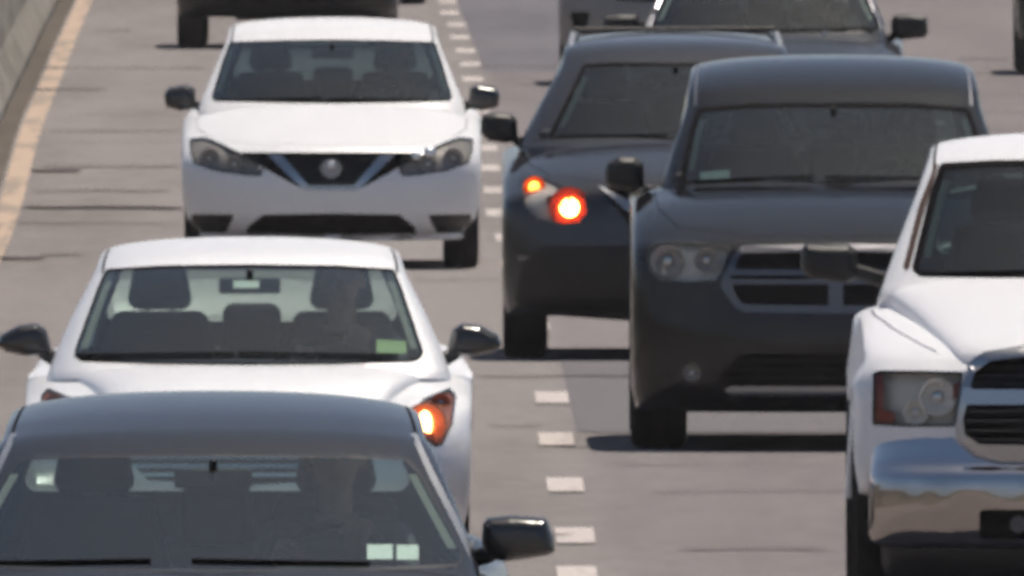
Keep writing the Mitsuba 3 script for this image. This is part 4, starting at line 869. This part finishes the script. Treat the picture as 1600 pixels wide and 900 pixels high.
def far_grey_car():
    c = Car('suv', 'dark grey crossover with black mirrors, behind the roof railed charcoal suv', 'car', 1.689, 343.9, 'paint_grey')
    up = suv_upper(4.6, 1.055, 1.46, 1.55, 1.62, .82, .62, .60)
    c.shell(suv_lower(4.6, .92, 1.05, .80, .86, bot=.22, belt=1.02), up, b=.22, n=3.0)
    shield = sym([(0, 1.455), (-.585, 1.44), (-.64, 1.34), (-.775, 1.06), (0, 1.045)], .03)
    rear = sym([(0, 1.50), (-.5, 1.48), (-.58, 1.15), (0, 1.15)], .04)
    side = [pg([(1.66, 1.08), (2.1, 1.42), (2.5, 1.47), (2.55, 1.1)], .04), pg([(2.63, 1.1), (2.58, 1.47), (3.3, 1.46), (3.3, 1.1)], .04)]
    c.panel('hood', sym([(0, .15), (-.4, .2), (-.66, .42), (-.76, .75), (-.80, 1.22), (-.70, 1.1), (0, .97)], .03), 'top', .02, .006)
    hl = pg([(-.90, .80), (-.7, .79), (-.55, .70), (-.85, .66)], .02)
    for q, s in ((hl, 1), (mir(hl), -1)): c.lamp('headlight', q, .07, [(-s * .74, .73, .045, 'reflector', None)])
    g = sym([(0, .74), (-.45, .74), (-.5, .6), (0, .52)], .02)
    c.recess(g, .06); gr = c.add('grille', c.slab(g.buffer(.002), 'front', .05, .08), 'flat_black')
    for i in range(3): c.plate('slat', g.intersection(sbox(-1, .58 + i * .05, 1, .592 + i * .05)), 'front', .02, .045, 'chrome', holder=gr)
    c.cabin(shield, side, rear, inset(up, [(4.25, 1.03, 4.2, 1.0, .76), (2.5, .98, 2.5, .98, .80), (1.15, 1.0, 1.45, .96, .80)]), 1.2, seal=.02, hz=.62, hy=2.3, boxw=.72, rear_glass='privacy_glass')
    for s in (-1, 1):
        tr = pg([(s * .615, 1.42), (s * .65, 1.42), (s * .80, 1.09), (s * .775, 1.075)])
        c.plate('pillar_trim', tr, 'front', -.01, .02, 'dull_chrome')
        c.add('washer_nozzle', balls([(s * .39, 1.0, 1.035, .018), (s * .39, 1.05, 1.04, .012)]), 'chrome', 40)
    c.wheels(.345, .225, .80, .90, 3.60)
    c.mirrors([(.835, 1.11), (.86, 1.16), (.97, 1.165), (1.075, 1.15), (1.085, 1.04), (1.06, 1.005), (.90, .99), (.84, 1.02)], 1.5, ((.85, 1.015), (.79, .98)), 'black_plastic')
    c.wipers(0, [(-.68, 1.06, -.05, 1.05), (0, 1.05, .6, 1.06)])
    c.add('sticker', c.rays.sheet(Polygon([(.49, 1.07), (.60, 1.07), (.60, 1.10), (.49, 1.10)]), 'front', .024), 'foil', True)  # bright foil patch standing in for a sun glint on the glass
    c.finish()
    driver(c, 'shirt_navy', 'hair_dark', 'driver of the dark grey crossover cut off by the top edge')
    return c

def plain_suv(label, X, Z, paint_, W=.95, bot=.28, kind='suv', front='plain', roof=1.80, r=.38, cat='car'):
    c = Car(kind, label, cat, X, Z, paint_)
    up = suv_upper(4.8, 1.2, 1.6, 1.7, roof, .83, .66, .64)
    c.shell(suv_lower(4.8, W, 1.2, .95, .98, bot=bot), up, b=.22, n=3.2)
    shield = sym([(0, 1.595), (-.62, 1.58), (-.68, 1.47), (-.78, 1.2), (0, 1.19)], .03)
    rear = sym([(0, 1.66), (-.52, 1.64), (-.6, 1.3), (0, 1.3)], .04)
    side = [pg([(1.7, 1.22), (2.15, 1.56), (2.6, 1.62), (2.65, 1.24)], .04), pg([(2.73, 1.24), (2.68, 1.62), (3.5, 1.61), (3.5, 1.24)], .04)]
    hl = pg([(-W + .06, .92), (-.7, .93), (-.58, .84), (-W + .1, .78)], .02)
    for q, s in ((hl, 1), (mir(hl), -1)): c.lamp('headlight', q, .07, [(-s * .74, .85, .045, 'reflector', None)])
    g = sym([(0, .90), (-.48, .90), (-.5, .68), (0, .66)], .02)
    c.recess(g, .06); gr = c.add('grille', c.slab(g.buffer(.002), 'front', .05, .08), 'flat_black')
    for i in range(3): c.plate('slat', g.intersection(sbox(-1, .71 + i * .06, 1, .725 + i * .06)), 'front', .02, .045, 'black_plastic', holder=gr)
    if front == 'fog':
        fg = pg([(-W + .09, .59), (-.70, .59), (-.715, .50), (-.75, .44), (-W + .12, .46)], .02)
        for q in (fg, mir(fg)):
            c.recess(q, .07); c.add('fog_recess', c.slab(q.buffer(.002), 'front', .06, .09), 'flat_black')
    low = sym([(0, .50), (-.55, .50), (-.62, bot + .1), (0, bot + .08)], .03)
    c.recess(low, .06); c.add('lower_grille', c.slab(low.buffer(.002), 'front', .05, .08), 'flat_black')
    c.cabin(shield, side, rear, inset(up, [(4.45, 1.18, 4.4, 1.15, .76), (2.6, 1.13, 2.6, 1.13, .80), (1.15, 1.15, 1.45, 1.1, .80)]), 1.2, seal=.02, hz=.74, hy=2.35, boxw=.72, rear_glass='privacy_glass')
    c.wheels(r, .25, W - .135, .92, 3.75)
    c.mirrors([(.85, 1.28), (.87, 1.36), (1.02, 1.37), (1.07, 1.33), (1.07, 1.2), (.90, 1.18)], 1.5, ((.86, 1.19), (.80, 1.16)), 'black_plastic')
    c.wipers(0, [(-.66, 1.2, -.05, 1.2), (0, 1.2, .6, 1.2)])
    c.finish()
    return c
white_sedan()
silver_sedan()
dark_sedan()
grey_suv()
black_suv()
pickup()
far_grey_car()
plain_suv('dark suv behind the white compact sedan, only its bumper and wheels showing', -1.93, 443.9, 'paint_black', bot=.29)
plain_suv('taupe grey suv behind the charcoal suv, only one corner of its bumper showing', 1.32, 412.5, 'paint_taupe', bot=.32, front='fog')
plain_suv('black suv at the upper right edge with only one side in view', 5.05, 421.0, 'paint_black', bot=.30)
plain_suv('dark suv farthest up the lane beside the barrier, mostly hidden by another', -1.75, 488.0, 'paint_grey', bot=.28)

# ---------------------------------------------------------------- thin summer haze, and the shift of everything to the middle of the scene
for k_, d_ in scene.items():
    if d_.get('type') == 'ply':
        d_['to_world'] = T().translate([0, -Y0, 0]) @ d_['to_world'] if 'to_world' in d_ else T().translate([0, -Y0, 0])
scene['haze'] = {'type': 'cube', 'to_world': T().translate([0, 1060, 2.0]).scale([1520, 1600, 3.2]), 'bsdf': {'type': 'null'}, 'interior': {'type': 'ref', 'id': 'haze_air'}}
labels['haze'] = {'kind': 'stuff', 'label': 'thin summer haze over the highway'}
